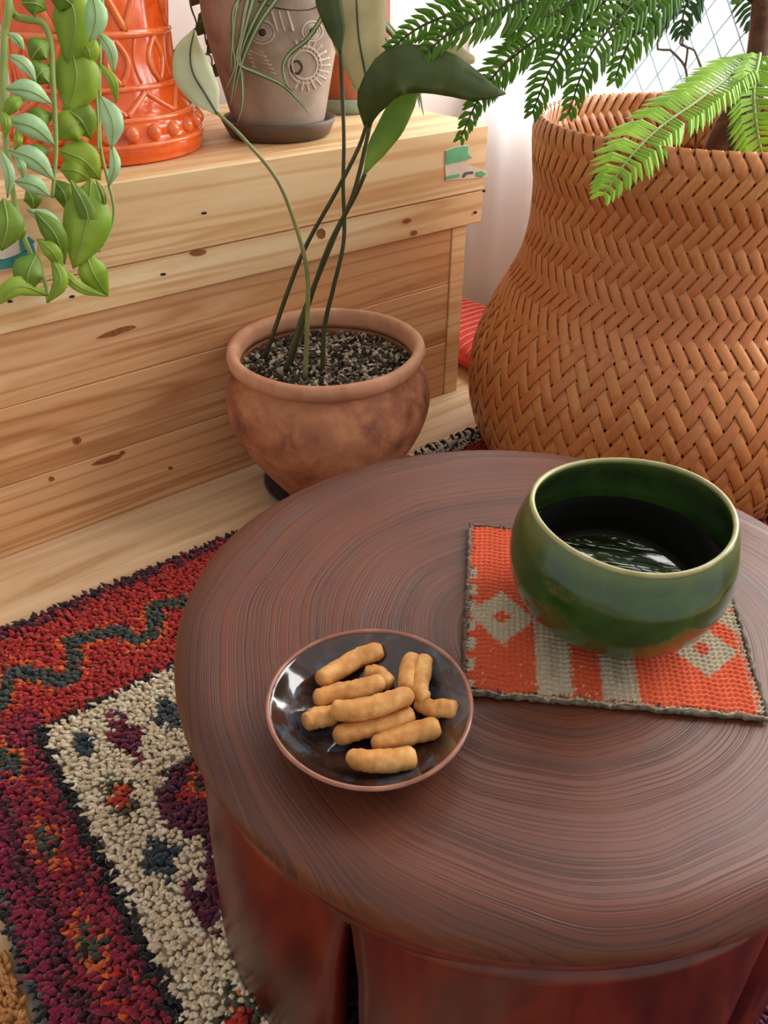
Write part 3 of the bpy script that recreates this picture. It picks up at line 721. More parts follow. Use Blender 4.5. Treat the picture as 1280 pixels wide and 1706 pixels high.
# smooth profile by arc length, then over the rim and down inside
pp = catmull([Vector((r, z, 0)) for z, r in bprof], 90)
pp += [Vector((.1975, .4665, 0)), Vector((.1945, .4650, 0)), Vector((.1932, .460, 0)), Vector((.1920, .450, 0)), Vector((.188, .425, 0)), Vector((.183, .395, 0))]
arc = [0]
for a, b in zip(pp[:-1], pp[1:]): arc.append(arc[-1]+(b-a).length)
def prof_at(s):
    i = min(max(int(np.searchsorted(arc, s))-1, 0), len(pp)-2); k = (s-arc[i])/max(1e-9, arc[i+1]-arc[i]); p = pp[i].lerp(pp[i+1], k)
    t = (pp[i+1]-pp[i]).normalized(); return p, Vector((t.y, -t.x, 0))
NS = 80; DT = 2*pi/NS; TOT = arc[-1]; slope = math.tan(math.radians(58))
# phi(s): angular travel; ds = r dphi * slope
NSTEP = 800; ph = [0]; 
for i in range(NSTEP): s = TOT*i/NSTEP; ph.append(ph[-1]+TOT/NSTEP/(prof_at(s)[0].x*slope))
ph = np.array(ph); sv = np.linspace(0, TOT, NSTEP+1)
WSTR = .0152; SNECK = float(np.interp(.245, [p.y for p in pp[:90]], arc[:90]))
def strip(fam, par):
    """fam +1/-1 = direction; par = 0/1 parity of the strip index"""
    nc = int(ph[-1]/(DT/2)); V = []; sub = 5; K = nc*sub+1
    for k in range(K):
        phi = k/sub*DT/2; s = float(np.interp(phi, ph, sv)); p, nr = prof_at(s)
        def over(d):
            # d = crossing number along the strip; the partner index is i -/+ d
            if s > SNECK: o = (d % 4) < 2
            else:
                i = par; j = i+d if fam > 0 else i-d       # A_i meets B_{i+d}
                o = ((i+j) % 4) < 2 if fam > 0 else ((i+j) % 4) < 2
            return 1 if (o if fam > 0 else not o) else -1
        d0 = k//sub; fr_ = (k % sub)/sub; h0 = over(d0); h1 = over(d0+1)
        e = fr_*fr_*(3-2*fr_); off = (h0+(h1-h0)*e)*.00115
        th = fam*phi; r = p.x+nr.x*off; z = p.y+nr.y*off
        q = Vector((r*math.cos(th), r*math.sin(th), z)); N = Vector((nr.x*math.cos(th), nr.x*math.sin(th), nr.y))
        # tangent of the strip
        tm = Vector((-nr.y*math.cos(th), -nr.y*math.sin(th), nr.x)); tt_ = (tm*math.sin(math.atan(slope))+Vector((-math.sin(th), math.cos(th), 0))*fam*math.cos(math.atan(slope))).normalized()
        sd = tt_.cross(N).normalized(); w = min(WSTR, .90*p.x*DT*math.sin(math.atan(slope)))/2; h = .00075
        V += [q+sd*w*.96+N*0, q+sd*w*.8+N*h, q-sd*w*.8+N*h, q-sd*w*.96, q-sd*w*.8-N*h*.8, q+sd*w*.8-N*h*.8]
    F = []
    for k in range(K-1):
        for j in range(6): a = k*6+j; b = k*6+(j+1) % 6; F.append((a, b, b+6, a+6))
    F.append(tuple(range(6))[::-1]); F.append(tuple((K-1)*6+j for j in range(6)))
    return V, F
for fam in (1, -1):
    protos = []
    for par in (0, 1):
        o = obj('bamboo_strip', strip(fam, par), 'bamboo', bk, world=False); fixn(o)
        for pol in o.data.polygons: pol.use_smooth = True
        o.rotation_euler = (0, 0, par*DT); protos.append(o)
    for i in range(2, NS):
        o = protos[i % 2].copy(); o.rotation_euler = (0, 0, i*DT); link(o, bk)
# NB: parity for the lower zone: rotating by two indices shifts i+j by four, so the pattern closes
obj('base_disc', lathe([(.001, 0), (.207, 0), (.210, .003), (.207, .006), (.001, .006)], BC, 64), 'bamboo', bk)
# ================================================================ PINE TREE IN THE BASKET
pc = Vector((.41, 1.06, BC.z+.0065))
tr = thing('potted_conifer', pc, 'potted conifer with flat feathery branches growing out of the woven basket', 'plant')
obj('pot', lathe([(.001, 0), (.085, 0), (.088, .004), (.112, .24), (.118, .24), (.118, .255), (.110, .255), (.106, .225), (.001, .225)], pc, 48), 'nursery_pot', tr)
obj('soil', lathe([(.001, .226), (.106, .226), (.105, .232), (.06, .236), (.001, .234)], pc, 40, lambda t, r, z: (r, z+.002*math.sin(5*t))), 'soil', tr)
trunkp = [pc+Vector((-.045, -.02, .232)), aty(1203, 232, 1.045), aty(1238, 170, 1.055), aty(1262, 100, 1.07), aty(1272, 0, 1.08), aty(1278, -120, 1.09), Vector((.52, 1.09, .80)), Vector((.50, 1.08, 1.0)), Vector((.49, 1.07, 1.2)), Vector((.49, 1.07, 1.42))]
TR = catmull(trunkp, 40); obj('trunk', tube(TR, [.016, .0165, .015, .0135, .0125, .0115, .0105, .009, .007, .004], 14), 'bark', tr)
def branch(pts, mat, nl=.028, sp=.006, wd=.0054, nrm=None, lab=None, droop=0.0, sr=.0016, lens=None, fwd=.75):
    n0 = Vector(nrm) if nrm is not None else None
    P = catmull(pts, 60); L = [0]
    for a, b in zip(P[:-1], P[1:]): L.append(L[-1]+(b-a).length)
    st = obj('branch', tube(P[::3]+[P[-1]], [sr*1.6, sr, sr*.6], 6), 'stem_dark' if mat != 'needle_bright' else 'stem_green', tr)
    V = []; F = []; s = .004
    while s < L[-1]:
        i = min(int(np.searchsorted(L, s)), 59); p = P[i]; t = (P[min(i+1, 59)]-P[max(i-1, 0)]).normalized(); f = s/L[-1]
        vv = n0 if n0 is not None else -ray0(p)
        vv = (vv-t*vv.dot(t)).normalized(); sd0 = t.cross(vv)
        ln = nl*(min(1, .55+f*3) if f < .2 else (1 if f < .82 else max(.35, 1-(f-.82)*3.6)))
        for sg in (1, -1):
            l2 = ln*random.uniform(.9, 1.08); sd = sd0*sg; a = p+t*random.uniform(-.001, .001)
            k = fwd+random.uniform(-.08, .08)+.5*max(0, f-.85)/.15
            d1 = (sd+t*k*.6+vv*.28).normalized(); d2 = (sd*.75+t*k*1.25-vv*(.1+droop)).normalized()
            q = [a, a+d1*l2*.45, a+d1*l2*.45+d2*l2*.35, a+d1*l2*.45+d2*l2*.60]; w = [wd*.5, wd, wd*.8, wd*.06]
            b0 = len(V)
            for qq, ww in zip(q, w):
                x = (t-d1*t.dot(d1)).normalized()*ww/2; V += [qq-x, qq+vv*ww*.22, qq+x, qq-vv*ww*.12]
            for m in range(3):
                for e in range(4): g = b0+m*4+e; h = b0+m*4+(e+1) % 4; F.append((g, h, h+4, g+4))
        s += sp*random.uniform(.9, 1.1)
    o = obj('needles', (V, F), mat, st, loc=None, smooth=False); o['kind'] = 'stuff'
    return st
def py(*a): return [aty(x, y, Y) for x, y, Y in a]
tk = lambda f: TR[int(f*39)]
b = branch(py((1262, 96, 1.065), (1215, 128, 1.0), (1160, 170, .945), (1100, 212, .90), (1050, 262, .855), (1008, 322, .825)), 'needle_bright',   .043, .0066, .0064, (-.35, -.75, .6)); b['label'] = 'bright yellow-green branch reaching over the basket rim'
b = branch(py((1266, 90, 1.05), (1256, 150, .98), (1262, 220, .94), (1278, 290, .92), (1292, 350, .91)), 'needle_bright', .036, .0062, .0060, (-.2, -.9, .3)); b['label'] = 'bright branch hanging at the right edge'
branch(py((1266, 96, 1.05), (1240, 200, 1.01), (1232, 240, 1.0)), 'needle_pale', .022, .006, .0035)
# dark hanging branches (all spring from the trunk above the frame)
top = aty(1272, -70, 1.085)
def dark(pts, mat='needle_dark', **k): return branch([top+Vector((0, 0, random.uniform(-.05, .12)))]+py(*pts), mat, **k)
dark([(1090, -120, 1.0), (960, 20, .97), (885, 72, .95), (830, 118, .94), (795, 170, .93), (768, 230, .93)], nl=.026, sp=.0066)
dark([(1120, -110, 1.0), (1010, 0, .95), (955, 60, .93), (915, 120, .92), (888, 186, .92)], nl=.033, sp=.0066)
dark([(1150, -110, 1.0), (1060, 0, .93), (1010, 55, .91), (975, 110, .90), (948, 188, .90)], nl=.030, sp=.0066)
dark([(1170, -100, 1.0), (1100, -10, .94), (1060, 50, .92), (1040, 90, .92), (1026, 130, .92)], nl=.032, sp=.0066)
dark([(1100, -170, .98), (960, -90, .94), (850, -15, .92), (760, 20, .91), (700, 45, .91), (655, 78, .91)], nl=.030, sp=.0066)
dark([(1110, -160, .97), (970, -60, .91), (880, -5, .90), (800, 30, .89), (740, 62, .89), (700, 98, .89)], nl=.030, sp=.0066)
dark([(1180, -90, 1.05), (1130, -30, 1.03), (1095, 20, 1.02), (1068, 62, 1.02)], 'needle_teal', nl=.030, sp=.0066)
dark([(1200, -80, 1.08), (1160, -30, 1.07), (1140, 20, 1.06), (1136, 58, 1.06)], 'needle_teal', nl=.030, sp=.0066)
dark([(1290, -80, 1.15), (1262, -20, 1.14), (1254, 40, 1.14)], 'needle_teal', nl=.034, sp=.0066)
dark([(1080, -150, 1.15), (980, -30, 1.2), (900, 50, 1.22), (850, 95, 1.23), (812, 140, 1.24)], 'needle_pale', nl=.030, sp=.009)  # far branch: backlit, hazy look painted in with a paler needle colour
dark([(1100, -130, 1.0), (1000, -40, .93), (930, 20, .91), (880, 30, .9), (850, 60, .9)], nl=.028, sp=.0060)
for k in range(34):                                  # upper whorls, above the picture
    f = .62+.0105*k; p = TR[min(39, int(f*39))]; a = -pi/2+(k*2.4) % (2*pi); L = .44-.007*k
    d = Vector((math.cos(a), math.sin(a), 0)); q3 = [p, p+d*L*.4+Vector((0, 0, .05)), p+d*L*.75+Vector((0, 0, .04)), p+d*L+Vector((0, 0, .0))]
    if min(v.z-.64-.045*math.hypot(v.x, v.y)*0 for v in q3) < .09: q3 = [v+Vector((0, 0, .10*i_/3)) for i_, v in enumerate(q3)]
    branch(q3, 'needle_dark', .045, .0075, .0075, (0, 0, 1))
for pts, r in (([(1100, 60, 1.2), (1120, 85, 1.2), (1142, 112, 1.2), (1146, 150, 1.2)], .0016), ([(1140, 50, 1.2), (1146, 80, 1.2), (1142, 112, 1.2)], .0016), ([(1142, 50, 1.19), (1158, 85, 1.19), (1170, 115, 1.19)], .0014)):
    q = py(*pts)
    obj('dead_twig', tube(catmull([TR[24], (TR[24]+q[0])/2+Vector((0, 0, .05))]+q, 20), r, 6), 'twig', tr)
for pts in ([(1160, 240, 1.04), (1150, 215, 1.04), (1168, 195, 1.04)], [(1222, 245, 1.03), (1226, 215, 1.03), (1240, 190, 1.03)]):
    obj('dead_twig', tube(catmull([pc+Vector((0, 0, .23))]+py(*pts), 14), .0018, 6), 'bark', tr)
# ================================================================ TERRACOTTA POT WITH LONG-STEMMED PLANT
PC = Vector((-.075, .94, .0065))
sc = obj('plant_saucer', lathe([(.001, 0), (.085, 0), (.09, .003), (.098, .017), (.095, .018), (.087, .006), (.001, .006)], PC, 64), 'saucer_grey', loc=PC)
tag(sc, 'dark grey glazed saucer under the wide terracotta pot', 'saucer')
PC = PC+Vector((0, 0, .0065))
pt = thing('potted_lily', PC, 'aged terracotta pot with a few long-stemmed broad leaves behind the table', 'plant')
op = [(.001, 0), (.064, 0), (.070, .004), (.090, .032), (.120, .080), (.1335, .115), (.136, .140), (.130, .165), (.121, .183), (.1185, .192)]
ip = [(.1125, .190), (.1145, .180), (.122, .165), (.1, .165), (.001, .165)]
def pw(t, r, z): return (r*(1+.006*math.sin(3*t)+.004*math.sin(7*t+1)), z)
obj('pot', lathe(dens(op, 4)+ip, PC, 96, pw), 'terracotta', pt)
rp = [(.1175, .189), (.1225, .1915), (.127, .197), (.1285, .204), (.1265, .2105), (.121, .213), (.1155, .2105), (.1125, .204), (.112, .194), (.113, .186)]
obj('rim', lathe(rp+rp[:1], PC, 96, pw, False, False), 'terracotta_rim', pt)
so = lathe([(.001, .176), (.04, .178), (.09, .176), (.1165, .172)], PC, 48, lambda t, r, z: (r, z+.003*noise.noise(Vector((math.cos(t)*r*40, math.sin(t)*r*40, 1)))), False, False)
obj('soil', so, 'soil', pt)
for nm, mt_, n_ in (('soil_chips', 'chip_light', 900), ('soil_chips', 'chip_dark', 1100)):
    L = []
    for i in range(n_):
        a = random.random()*2*pi; r = .112*math.sqrt(random.random()); p = PC+Vector((r*math.cos(a), r*math.sin(a), .178+random.random()*.004)); s = random.uniform(.0018, .0050)
        e = [Vector((random.gauss(0, 1), random.gauss(0, 1), random.gauss(0, .6))).normalized()*s for _ in range(3)]
        L.append(([p+e[0]*1.4, p-e[0]*1.4, p+e[1], p-e[1], p+e[2]*.6, p-e[2]*.6], [(0, 2, 4), (2, 1, 4), (1, 3, 4), (3, 0, 4), (2, 0, 5), (1, 2, 5), (3, 1, 5), (0, 3, 5)]))
    obj(nm, join(*L), mt_, pt, smooth=False)['kind'] = 'stuff'
K1 = lambda L, Y0, Y1: [aty(x, y, Y0+(Y1-Y0)*i/(len(L)-1)) for i, (x, y) in enumerate(L)]
def stem(L, Y0, Y1, r, mat='stem_dark', nm='stem'):
    P = K1(L, Y0, Y1); return obj(nm, tube(catmull(P, 50), r, 8), mat, pt)
stem([(508, 632), (512, 540), (512, 455), (494, 380), (462, 300), (405, 230), (362, 188)], .905, .90, [.0032, .0026, .0022, .0018], 'stem_olive')
stem([(537, 625), (541, 545), (556, 478), (573, 400), (572, 310), (573, 220), (567, 85)], .93, .93, [.0032, .0026, .0022, .002])
stem([(442, 596), (478, 490), (510, 410), (560, 320), (596, 250), (612, 205)], .95, .90, [.0030, .0024, .002])
stem([(476, 618), (505, 525), (555, 400), (590, 320), (622, 185)], .92, .94, [.0036, .0028, .0022])
stem([(484, 606), (510, 520), (548, 410), (590, 330), (609, 288)], .935, .88, [.0034, .0026, .0022])
def leafpx(L, Y, wpx, mat, parent, fold=.15, rib='stem_dark', lab=None, n=18, dY=None, wav=0, side=None, cross=6, nm='leaf', twist=0):
    P = []; Wm = []
    for i, ((x, y), w) in enumerate(zip(L, wpx)):
        Yi = Y if dY is None else Y+dY[i]; p = aty(x, y, Yi); P.append(p); Wm.append(max(.0012, w/FPX*(p-CP).dot(FW)))
    o = obj(nm, blade(P, Wm, side, n, fold, cross, wav, twist), mat, parent)
    if rib:
        C = catmull(P, n); rr = obj('midrib', tube([c-ray0(c)*.0009 for c in C], [.0012, .0011, .0009, .0005], 6), rib, o)
    if lab: o['label'] = lab
    return o
leafpx([(362, 190), (343, 158), (322, 122), (317, 88), (324, 50)], .90, [5, 52, 68, 50, 3], 'leaf_pale', pt, .25, lab='pale leaf underside turned to the viewer', dY=[0, .005, .01, .01, 0])
leafpx([(612, 212), (618, 170), (655, 122), (705, 116), (755, 128), (800, 148), (843, 156)], .90, [10, 52, 74, 70, 62, 40, 3], 'leaf_dark', pt, .18, None, 'large dark leaf arching to the right', dY=[0, -.01, -.02, -.015, -.01, 0, .01], wav=.16)
leafpx([(607, 290), (628, 248), (652, 210), (672, 170), (690, 132)], .912, [4, 34, 44, 42, 26], 'leaf_mid', pt, .3, None, 'green folded half of the arching leaf')
leafpx([(700, 100), (735, 88), (768, 96), (792, 100)], .915, [8, 24, 34, 10], 'leaf_olive', pt, .4, None, 'curled grey leaf edge', dY=[0, .005, .01, .02])
leafpx([(622, 188), (608, 118), (598, 62), (594, 0), (592, -60)], .94, [5, 62, 92, 98, 70], 'leaf_olive', pt, .14, lab='broad olive leaf underside hanging from above')
leafpx([(567, 88), (560, 50), (548, 5), (538, -50)], .925, [4, 32, 44, 36], 'leaf_dark', pt, .35, None)
# ================================================================ ORANGE VASE WITH TRAILING PLANT
VC = uv(.305, .176, LIDZ)
vs_ = thing('orange_planter', VC, 'tall orange glazed ceramic planter with raised geometric relief and trailing green plant', 'plant')
vprof = [(.001, 0), (.108, 0), (.1185, .006), (.122, .014), (.121, .022), (.1175, .026), (.117, .038), (.1145, .044), (.109, .050), (.102, .062), (.0965, .078), (.0945, .105), (.096, .150), (.1, .22), (.102, .27), (.098, .30), (.092, .315)]
vin = [(.086, .315), (.088, .29), (.085, .27), (.001, .27)]
vsm = dens(vprof, 3)
def vr(z): return float(np.interp(z, [p[1] for p in vsm[3:]], [p[0] for p in vsm[3:]]))
obj('body', lathe(vsm+vin, VC, 128), 'orange', vs_)
def vp(t, z, off=0): r = vr(z)+off; return VC+Vector((r*math.cos(t), r*math.sin(t), z))
def relief(nm, f, n=24, rad=.0035, closed=False, seg=8): return obj(nm, tube([f(i/(n if closed else n-1)) for i in range(n)], rad, seg, closed), 'orange_ridge', vs_)
for z, r in ((.021, .0030), (.0465, .0034), (.0775, .0036), (.1315, .0042), (.215, .004)): relief('ring_ridge', lambda q: vp(2*pi*q, z), 96, r, True)
TH0 = math.atan2(-VC.y, -VC.x)
for k in range(26):
    t = TH0+2*pi*k/26; c = vp(t, .0335, -.001); V, F = [], []
    for i in range(7):
        a = pi*i/6
        for j in range(12): b_ = 2*pi*j/12; V.append(c+Vector((math.sin(a)*math.cos(b_), math.sin(a)*math.sin(b_), math.cos(a)))*.0090)
    for i in range(6):
        for j in range(12): x = i*12+j; y = i*12+(j+1) % 12; F.append((x, y, y+12, x+12))
    obj('bead', (V, F), 'orange_ridge', vs_)
TT = TH0+math.radians(14)
for k in range(10):
    a0 = TT+2*pi*k/10; hp = pi/10
    relief('zigzag_ridge', lambda q: vp(a0+hp*q, .051+.022*q), 12, .0036); relief('zigzag_ridge', lambda q: vp(a0+hp+hp*q, .073-.022*q), 12, .0036)
for k in range(11):
    a0 = TH0+math.radians(16)+2*pi*k/11; w = math.radians(7.6)
    for sg in (1, -1): relief('almond_ridge', lambda q: vp(a0+sg*w*math.sin(pi*q), .082+.045*q), 16, .0034)
    relief('upright_ridge', lambda q: vp(a0+math.radians(15.5)-math.radians(3)*math.sin(pi*q), .082+.045*q), 10, .0022)
for k in range(8):
    a0 = TH0+math.radians(25)+2*pi*k/8; hp = pi/8
    relief('triangle_ridge', lambda q: vp(a0+hp*q, .136+.074*q), 12, .0042); relief('triangle_ridge', lambda q: vp(a0-hp*q, .136+.074*q), 12, .0042)
obj('soil', lathe([(.001, .274), (.085, .272), (.085, .29), (.001, .293)], VC, 32), 'soil', vs_)
vtop = VC+Vector((0, 0, .292))
def tstem(L, v, r, mat='stem_green'):
    P = [atv(x, y, v if not isinstance(v, tuple) else v[0]+(v[1]-v[0])*i/(len(L)-1)) for i, (x, y) in enumerate(L)]
    P = [vtop+Vector((-.02, -.02, 0)), vtop+Vector((-.05, -.07, .055)) if L[0][0] < 60 else vtop+Vector((.0, -.06, .05))]+P
    return obj('stem', tube(catmull(P, 70), r, 7), mat, vs_)
s1 = tstem([(10, -45), (8, 60), (6, 150), (10, 230), (18, 300), (35, 380), (55, 430), (75, 470), (80, 505)], (.0, -.05), [.004, .0036, .0028, .0018])
s2 = tstem([(8, -30), (22, 22), (45, 32), (70, 38), (84, 68), (88, 130), (92, 200), (93, 260), (87, 330)], (.0, -.03), [.004, .0036, .003, .0018])
s3 = tstem([(138, -40), (150, 30), (155, 90), (160, 150), (163, 200), (164, 250)], (.01, -.02), [.002, .0018, .0012])
s4 = tstem([(160, -45), (166, 60), (166, 150), (167, 240), (180, 300), (190, 350), (182, 390), (165, 420)], (.01, -.045), [.0022, .0018, .0018, .0012])
def tl(x0, y0, x1, y1, w, mat, v=-.035, bend=.12, n=10):
    x0, y0, x1, y1 = map(float, (x0, y0, x1, y1)); mx, my = (x0+x1)/2, (y0+y1)/2; dx, dy = x1-x0, y1-y0
    mx += dy*bend; my -= dx*bend
    vv = [v, v-.012, v-.004]; P = [atv(x, y, q) for (x, y), q in zip(((x0, y0), (mx, my), (x1, y1)), vv)]
    Q = catmull(P, 7); k = (Q[3]-CP).dot(FW)/FPX*w*1.25
    Wd = [.0015, k*.62, k*.95, k, k*.85, k*.5, .0008]
    o = obj('leaf', blade(Q, Wd, None, n, .22, 4, .06), mat, vs_)
    C = catmull(Q, 8); obj('midrib', tube([c-ray0(c)*.0008 for c in C], [.0008, .0007, .0003], 5), 'stem_green', o)
mi, br, md = 'leaf_mint', 'leaf_bright', 'leaf_mid'
for a in ((12, 56, 40, 84, 14, mi), (14, 92, 60, 137, 18, mi), (10, 148, 86, 173, 27, mi), (8, 195, 44, 160, 18, br), (12, 201, 91, 242, 30, mi), (14, 250, 90, 300, 30, mi), (24, 302, 84, 328, 24, mi),
          (45, 350, 108, 402, 22, mi), (153, -14, 148, 70, 30, mi), (162, 52, 190, 122, 17, mi), (166, 106, 194, 172, 14, br), (168, 160, 186, 248, 30, mi), (186, 240, 180, 312, 15, mi),
          (25, 260, 38, 296, 13, mi), (0, 250, 12, 330, 15, mi), (0, 180, 8, 230, 14, br), (28, 215, 24, 250, 12, br)): tl(*a)
for a in ((107, -30, 112, 110, 58, br), (115, 70, 112, 190, 62, br), (104, 178, 152, 232, 46, md), (95, 232, 150, 200, 40, br), (98, 250, 168, 300, 46, br), (100, 282, 150, 300, 42, br), (130, 60, 152, 110, 32, br), (135, 130, 158, 160, 30, br),
          (36, 5, 78, 16, 34, md), (80, -10, 128, 18, 38, md), (52, 100, 84, 70, 30, md), (55, 140, 86, 110, 34, md), (50, 215, 88, 190, 30, md), (90, 300, 112, 352, 28, md), (44, 316, 56, 350, 24, md), (45, 268, 85, 250, 24, md)): tl(*a, v=-.012)
for a in ((152, 298, 122, 448, 62, br, -.05, .05), (142, 420, 180, 494, 38, br, -.052, -.05), (118, 300, 150, 420, 24, md, -.05, .1), (62, 422, 46, 490, 40, md, -.06, -.1), (86, 428, 78, 505, 20, br, -.06, .25), (80, 492, -12, 512, 26, br, -.062, -.28),
          (6, 330, 2, 418, 42, md, -.055, .1), (22, 372, 34, 402, 20, md, -.055, .1), (58, 352, 108, 440, 30, md, -.052, .1), (62, 398, 104, 452, 22, br, -.055, .1), (96, 440, 178, 494, 15, br, -.054, -.12), (160, 300, 174, 352, 8, md, -.05, .1)): tl(*a)
# ================================================================ FACE PLANTER WITH SPIDER PLANT
FC = uv(.527, .118, LIDZ)
sa = obj('plant_saucer', lathe([(.001, 0), (.064, 0), (.069, .003), (.0785, .022), (.0765, .024), (.072, .022), (.066, .006), (.001, .006)], FC, 64), 'saucer_brown', loc=FC)
tag(sa, 'brown clay saucer under the grey face planter on the chest', 'saucer')
FC = FC+Vector((0, 0, .0065))
fp = thing('face_planter', FC, 'grey-brown clay planter with a raised ring-eyed animal face and striped grassy leaves', 'plant')
fprof = [(.001, 0), (.058, 0), (.0605, .004), (.0665, .03), (.0755, .07), (.0845, .11), (.0885, .14), (.088, .17), (.084, .20), (.079, .22)]
fsm = dens(fprof, 3)
def frr(z): return float(np.interp(z, [p[1] for p in fsm[3:]], [p[0] for p in fsm[3:]]))
obj('body', lathe(fsm+[(.073, .22), (.075, .2), (.074, .19), (.001, .19)], FC, 96), 'clay', fp)
obj('soil', lathe([(.001, .192), (.073, .192), (.073, .2), (.001, .203)], FC, 32), 'soil', fp)
def hit(x, y, c, rf, off=.0):
    d = ray(x, y); t = .6
    for i in range(1400):
        p = CP+d*t; q = p-c
        if math.hypot(q.x, q.y) < rf(q.z)+off: return p
        t += .0008
    return p
def frel(pts, rad, mat='clay_relief', closed=False, nm='relief_line'):
    P = [hit(x, y, FC, frr) for x, y in pts]; return obj(nm, tube(catmull(P, max(len(P), 10)) if not closed else P, rad, 6, closed), mat, fp)
def circ(x, y, r, n=18, e=1.0): return [(x+r*math.cos(2*pi*i/n), y+r*e*math.sin(2*pi*i/n)) for i in range(n)]
for ex, ey, k in ((437, 54, 1), (520, 52, .85)):
    for r in (20, 14, 9): frel(circ(ex, ey, r*k, e=.95), .0016 if r > 9 else .0019, closed=True, nm='eye_ring')
    c = hit(ex, ey, FC, frr); obj('pupil', ([c+Vector((math.sin(a)*math.cos(b_), math.sin(a)*math.sin(b_), math.cos(a)))*.0042 for a in [pi*i/6 for i in range(7)] for b_ in [2*pi*j/8 for j in range(8)]], [(i*8+j, i*8+(j+1) % 8, (i+1)*8+(j+1) % 8, (i+1)*8+j) for i in range(6) for j in range(8)]), 'clay_dark', fp)
for r in (27, 21): frel(circ(507, 108, r, e=1.15), .0018, closed=True, nm='muzzle_ring')
frel(circ(494, 112, 9, 12, 1.2), .0016, 'clay_dark', True, 'mouth')
for i in range(15):
    a = -pi*.62+i*pi*1.25/14; frel([(507+23*math.cos(a), 108+27*math.sin(a)), (507+42*math.cos(a), 108+44*math.sin(a))], .0019, nm='whisker')
for i in range(6): frel([(405+i*3, 74+i*7), (440+i*4, 88+i*7)], .0015, nm='whisker')
for x in (452, 464, 478): frel([(x, 18), (x+10, 52)], .0019, nm='brow_line')
frel([(430, 2), (455, 12), (490, 17), (520, 15), (535, 5)], .0012, 'clay_dark', nm='brow_line')
ftop = FC+Vector((0, 0, .2))
def sleaf(L, Y, w, parent, root, dY=None, both=True):
    P = [root] + [aty(x, y, (Y if dY is None else Y+dY*i)) for i, (x, y) in enumerate(L)]
    k = (P[1]-CP).dot(FW)/FPX*w
    o = obj('grass_leaf', blade(P, [k*.7, k, k, k*.9, k*.15], None, 26, .3, 4), 'spider', parent)
    C = catmull(P, 26); obj('pale_stripe', blade([c-ray0(c)*.0011 for c in C], [k*.3, k*.42, k*.4, k*.3, k*.05], None, 26, .1, 2), 'spider_stripe', o)
for L, w in (([(455, -60), (430, -25), (408, 50), (395, 110), (384, 175)], 10), ([(490, -60), (470, -15), (432, 40), (405, 100), (390, 160)], 9), ([(450, -60), (420, -20), (402, 60), (396, 104), (430, 122), (472, 142), (500, 170), (515, 192)], 8),
             ([(560, -60), (545, 10), (515, 62), (484, 88), (472, 112), (478, 140), (490, 152)], 8), ([(440, -60), (412, 0), (400, 80), (404, 140), (404, 175), (396, 205)], 7), ([(430, -60), (398, 0), (388, 70), (392, 110), (376, 150)], 7),
             ([(480, -50), (440, 5), (412, 60), (400, 95)], 9), ([(430, -40), (392, 10), (388, 60), (384, 120)], 8)):
    sleaf(L, 1.075, w, fp, ftop)
# dark thin plant behind, between the planters
GC = uv(.44, .31, LIDZ)
gp = thing('small_dark_plant', GC, 'small dark-leaved plant in a clay pot behind the orange planter', 'plant')
obj('pot', lathe([(.001, 0), (.035, 0), (.045, .06), (.05, .06), (.05, .075), (.044, .075), (.042, .06), (.001, .06)], GC, 32), 'terracotta_new', gp)
obj('soil', lathe([(.001, .061), (.042, .061), (.042, .066), (.001, .067)], GC, 24), 'soil', gp)
gr = GC+Vector((0, 0, .065))
for L in ([(326, 60), (318, 10), (312, -30)], [(340, 30), (330, -10)], [(345, 90), (352, 130)], [(330, 45), (345, 75)]):
    P = [atv(x, y, .30) for x, y in L]; obj('stem', tube(catmull([gr]+P, 16), .0014, 6), 'stem_dark', gp)
    for p in P: obj('leaf', blade([p, p+Vector((.015, 0, .012)), p+Vector((.035, -.005, -.008))], [.002, .02, .016, .001], None, 8, .2), 'leaf_dark', gp)
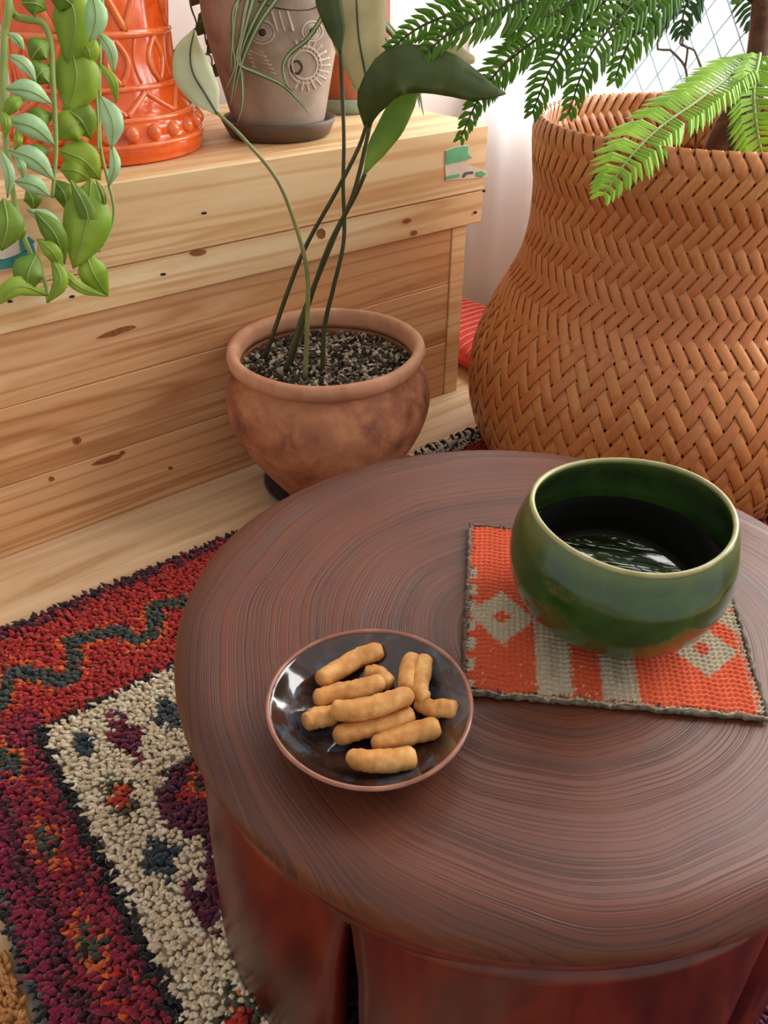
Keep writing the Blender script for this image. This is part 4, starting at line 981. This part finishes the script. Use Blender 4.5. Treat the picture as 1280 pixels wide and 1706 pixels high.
# ================================================================ SMALL TERRACOTTA POT ON A GREY-GREEN SAUCER
HC = uv(.715, .235, LIDZ)
sg_ = obj('plant_saucer', lathe([(.001, 0), (.055, 0), (.059, .003), (.066, .021), (.064, .022), (.056, .006), (.001, .006)], HC, 56), 'saucer_green', loc=HC)
tag(sg_, 'grey-green plastic saucer under the small terracotta pot at the chest end', 'saucer')
HC = HC+Vector((0, 0, .0065))
hp_ = thing('small_terracotta_plant', HC, 'small terracotta pot with striped leaves behind the large leaves at the chest end', 'plant')
obj('pot', lathe([(.001, 0), (.044, 0), (.046, .003), (.056, .075), (.061, .076), (.062, .097), (.056, .098), (.053, .085), (.001, .085)], HC, 48), 'terracotta_new', hp_)
obj('soil', lathe([(.001, .086), (.053, .086), (.053, .09), (.001, .092)], HC, 32), 'soil', hp_)
lb = obj('plant_tag', blade([aty(588, 145, 1.30), aty(612, 132, 1.30), aty(632, 140, 1.30)], [.012, .02, .02], Vector((0, 0, 1)), 6, 0, 2), 'label_green', hp_); lb['label'] = 'mint green plastic tag'
ht = HC+Vector((0, 0, .09))
for L, w in (([(600, 20), (640, 40), (672, 78), (694, 112)], 13), ([(600, 30), (636, 62), (656, 100), (668, 118)], 12), ([(620, 30), (650, 50), (690, 120), (706, 192)], 9), ([(620, 40), (640, 120), (690, 150), (700, 180)], 7), ([(590, 20), (625, 80), (632, 128)], 9), ([(580, 10), (600, 100), (605, 160)], 9)):
    sleaf(L, 1.27, w, hp_, ht)
# ================================================================ RED CLOTH CUSHION ON THE FLOOR BEHIND THE BASKET
cu = thing('red_cushion', uv(.955, .12, 0), 'red woven cloth bundle on the floor between chest and curtain', 'cushion')
V = []; F = []; n = 24
for lay in (0, 1):
    for i in range(n):
        for j in range(n):
            a, b_ = i/(n-1)*2-1, j/(n-1)*2-1; h = .028*(max(0, (1-a**4)*(1-b_**4)))**.5
            V.append(uv(.925+a*.095, .12+b_*.17, (.030+h) if lay else (.030-h)))
for i in range(n-1):
    for j in range(n-1): x = i*n+j; F.append((x, x+n, x+n+1, x+1)); y = x+n*n; F.append((y, y+1, y+n+1, y+n))
fixn(obj('cushion_cover', (V, F), 'red_cloth', cu))
st_ = []
for i in range(18):
    b_ = -.9+i*.106; pth = []
    for j in range(22):
        a = -.95+j*.09; h = .028*(max(0, (1-a**4)*(1-b_**4)))**.5; pth.append(uv(.925+a*.095, .12+b_*.17, .0305+h))
    st_.append(tube(pth, .0022, 5))
obj('stitching', join(*st_), 'red_cloth_light', cu)['kind'] = 'stuff'
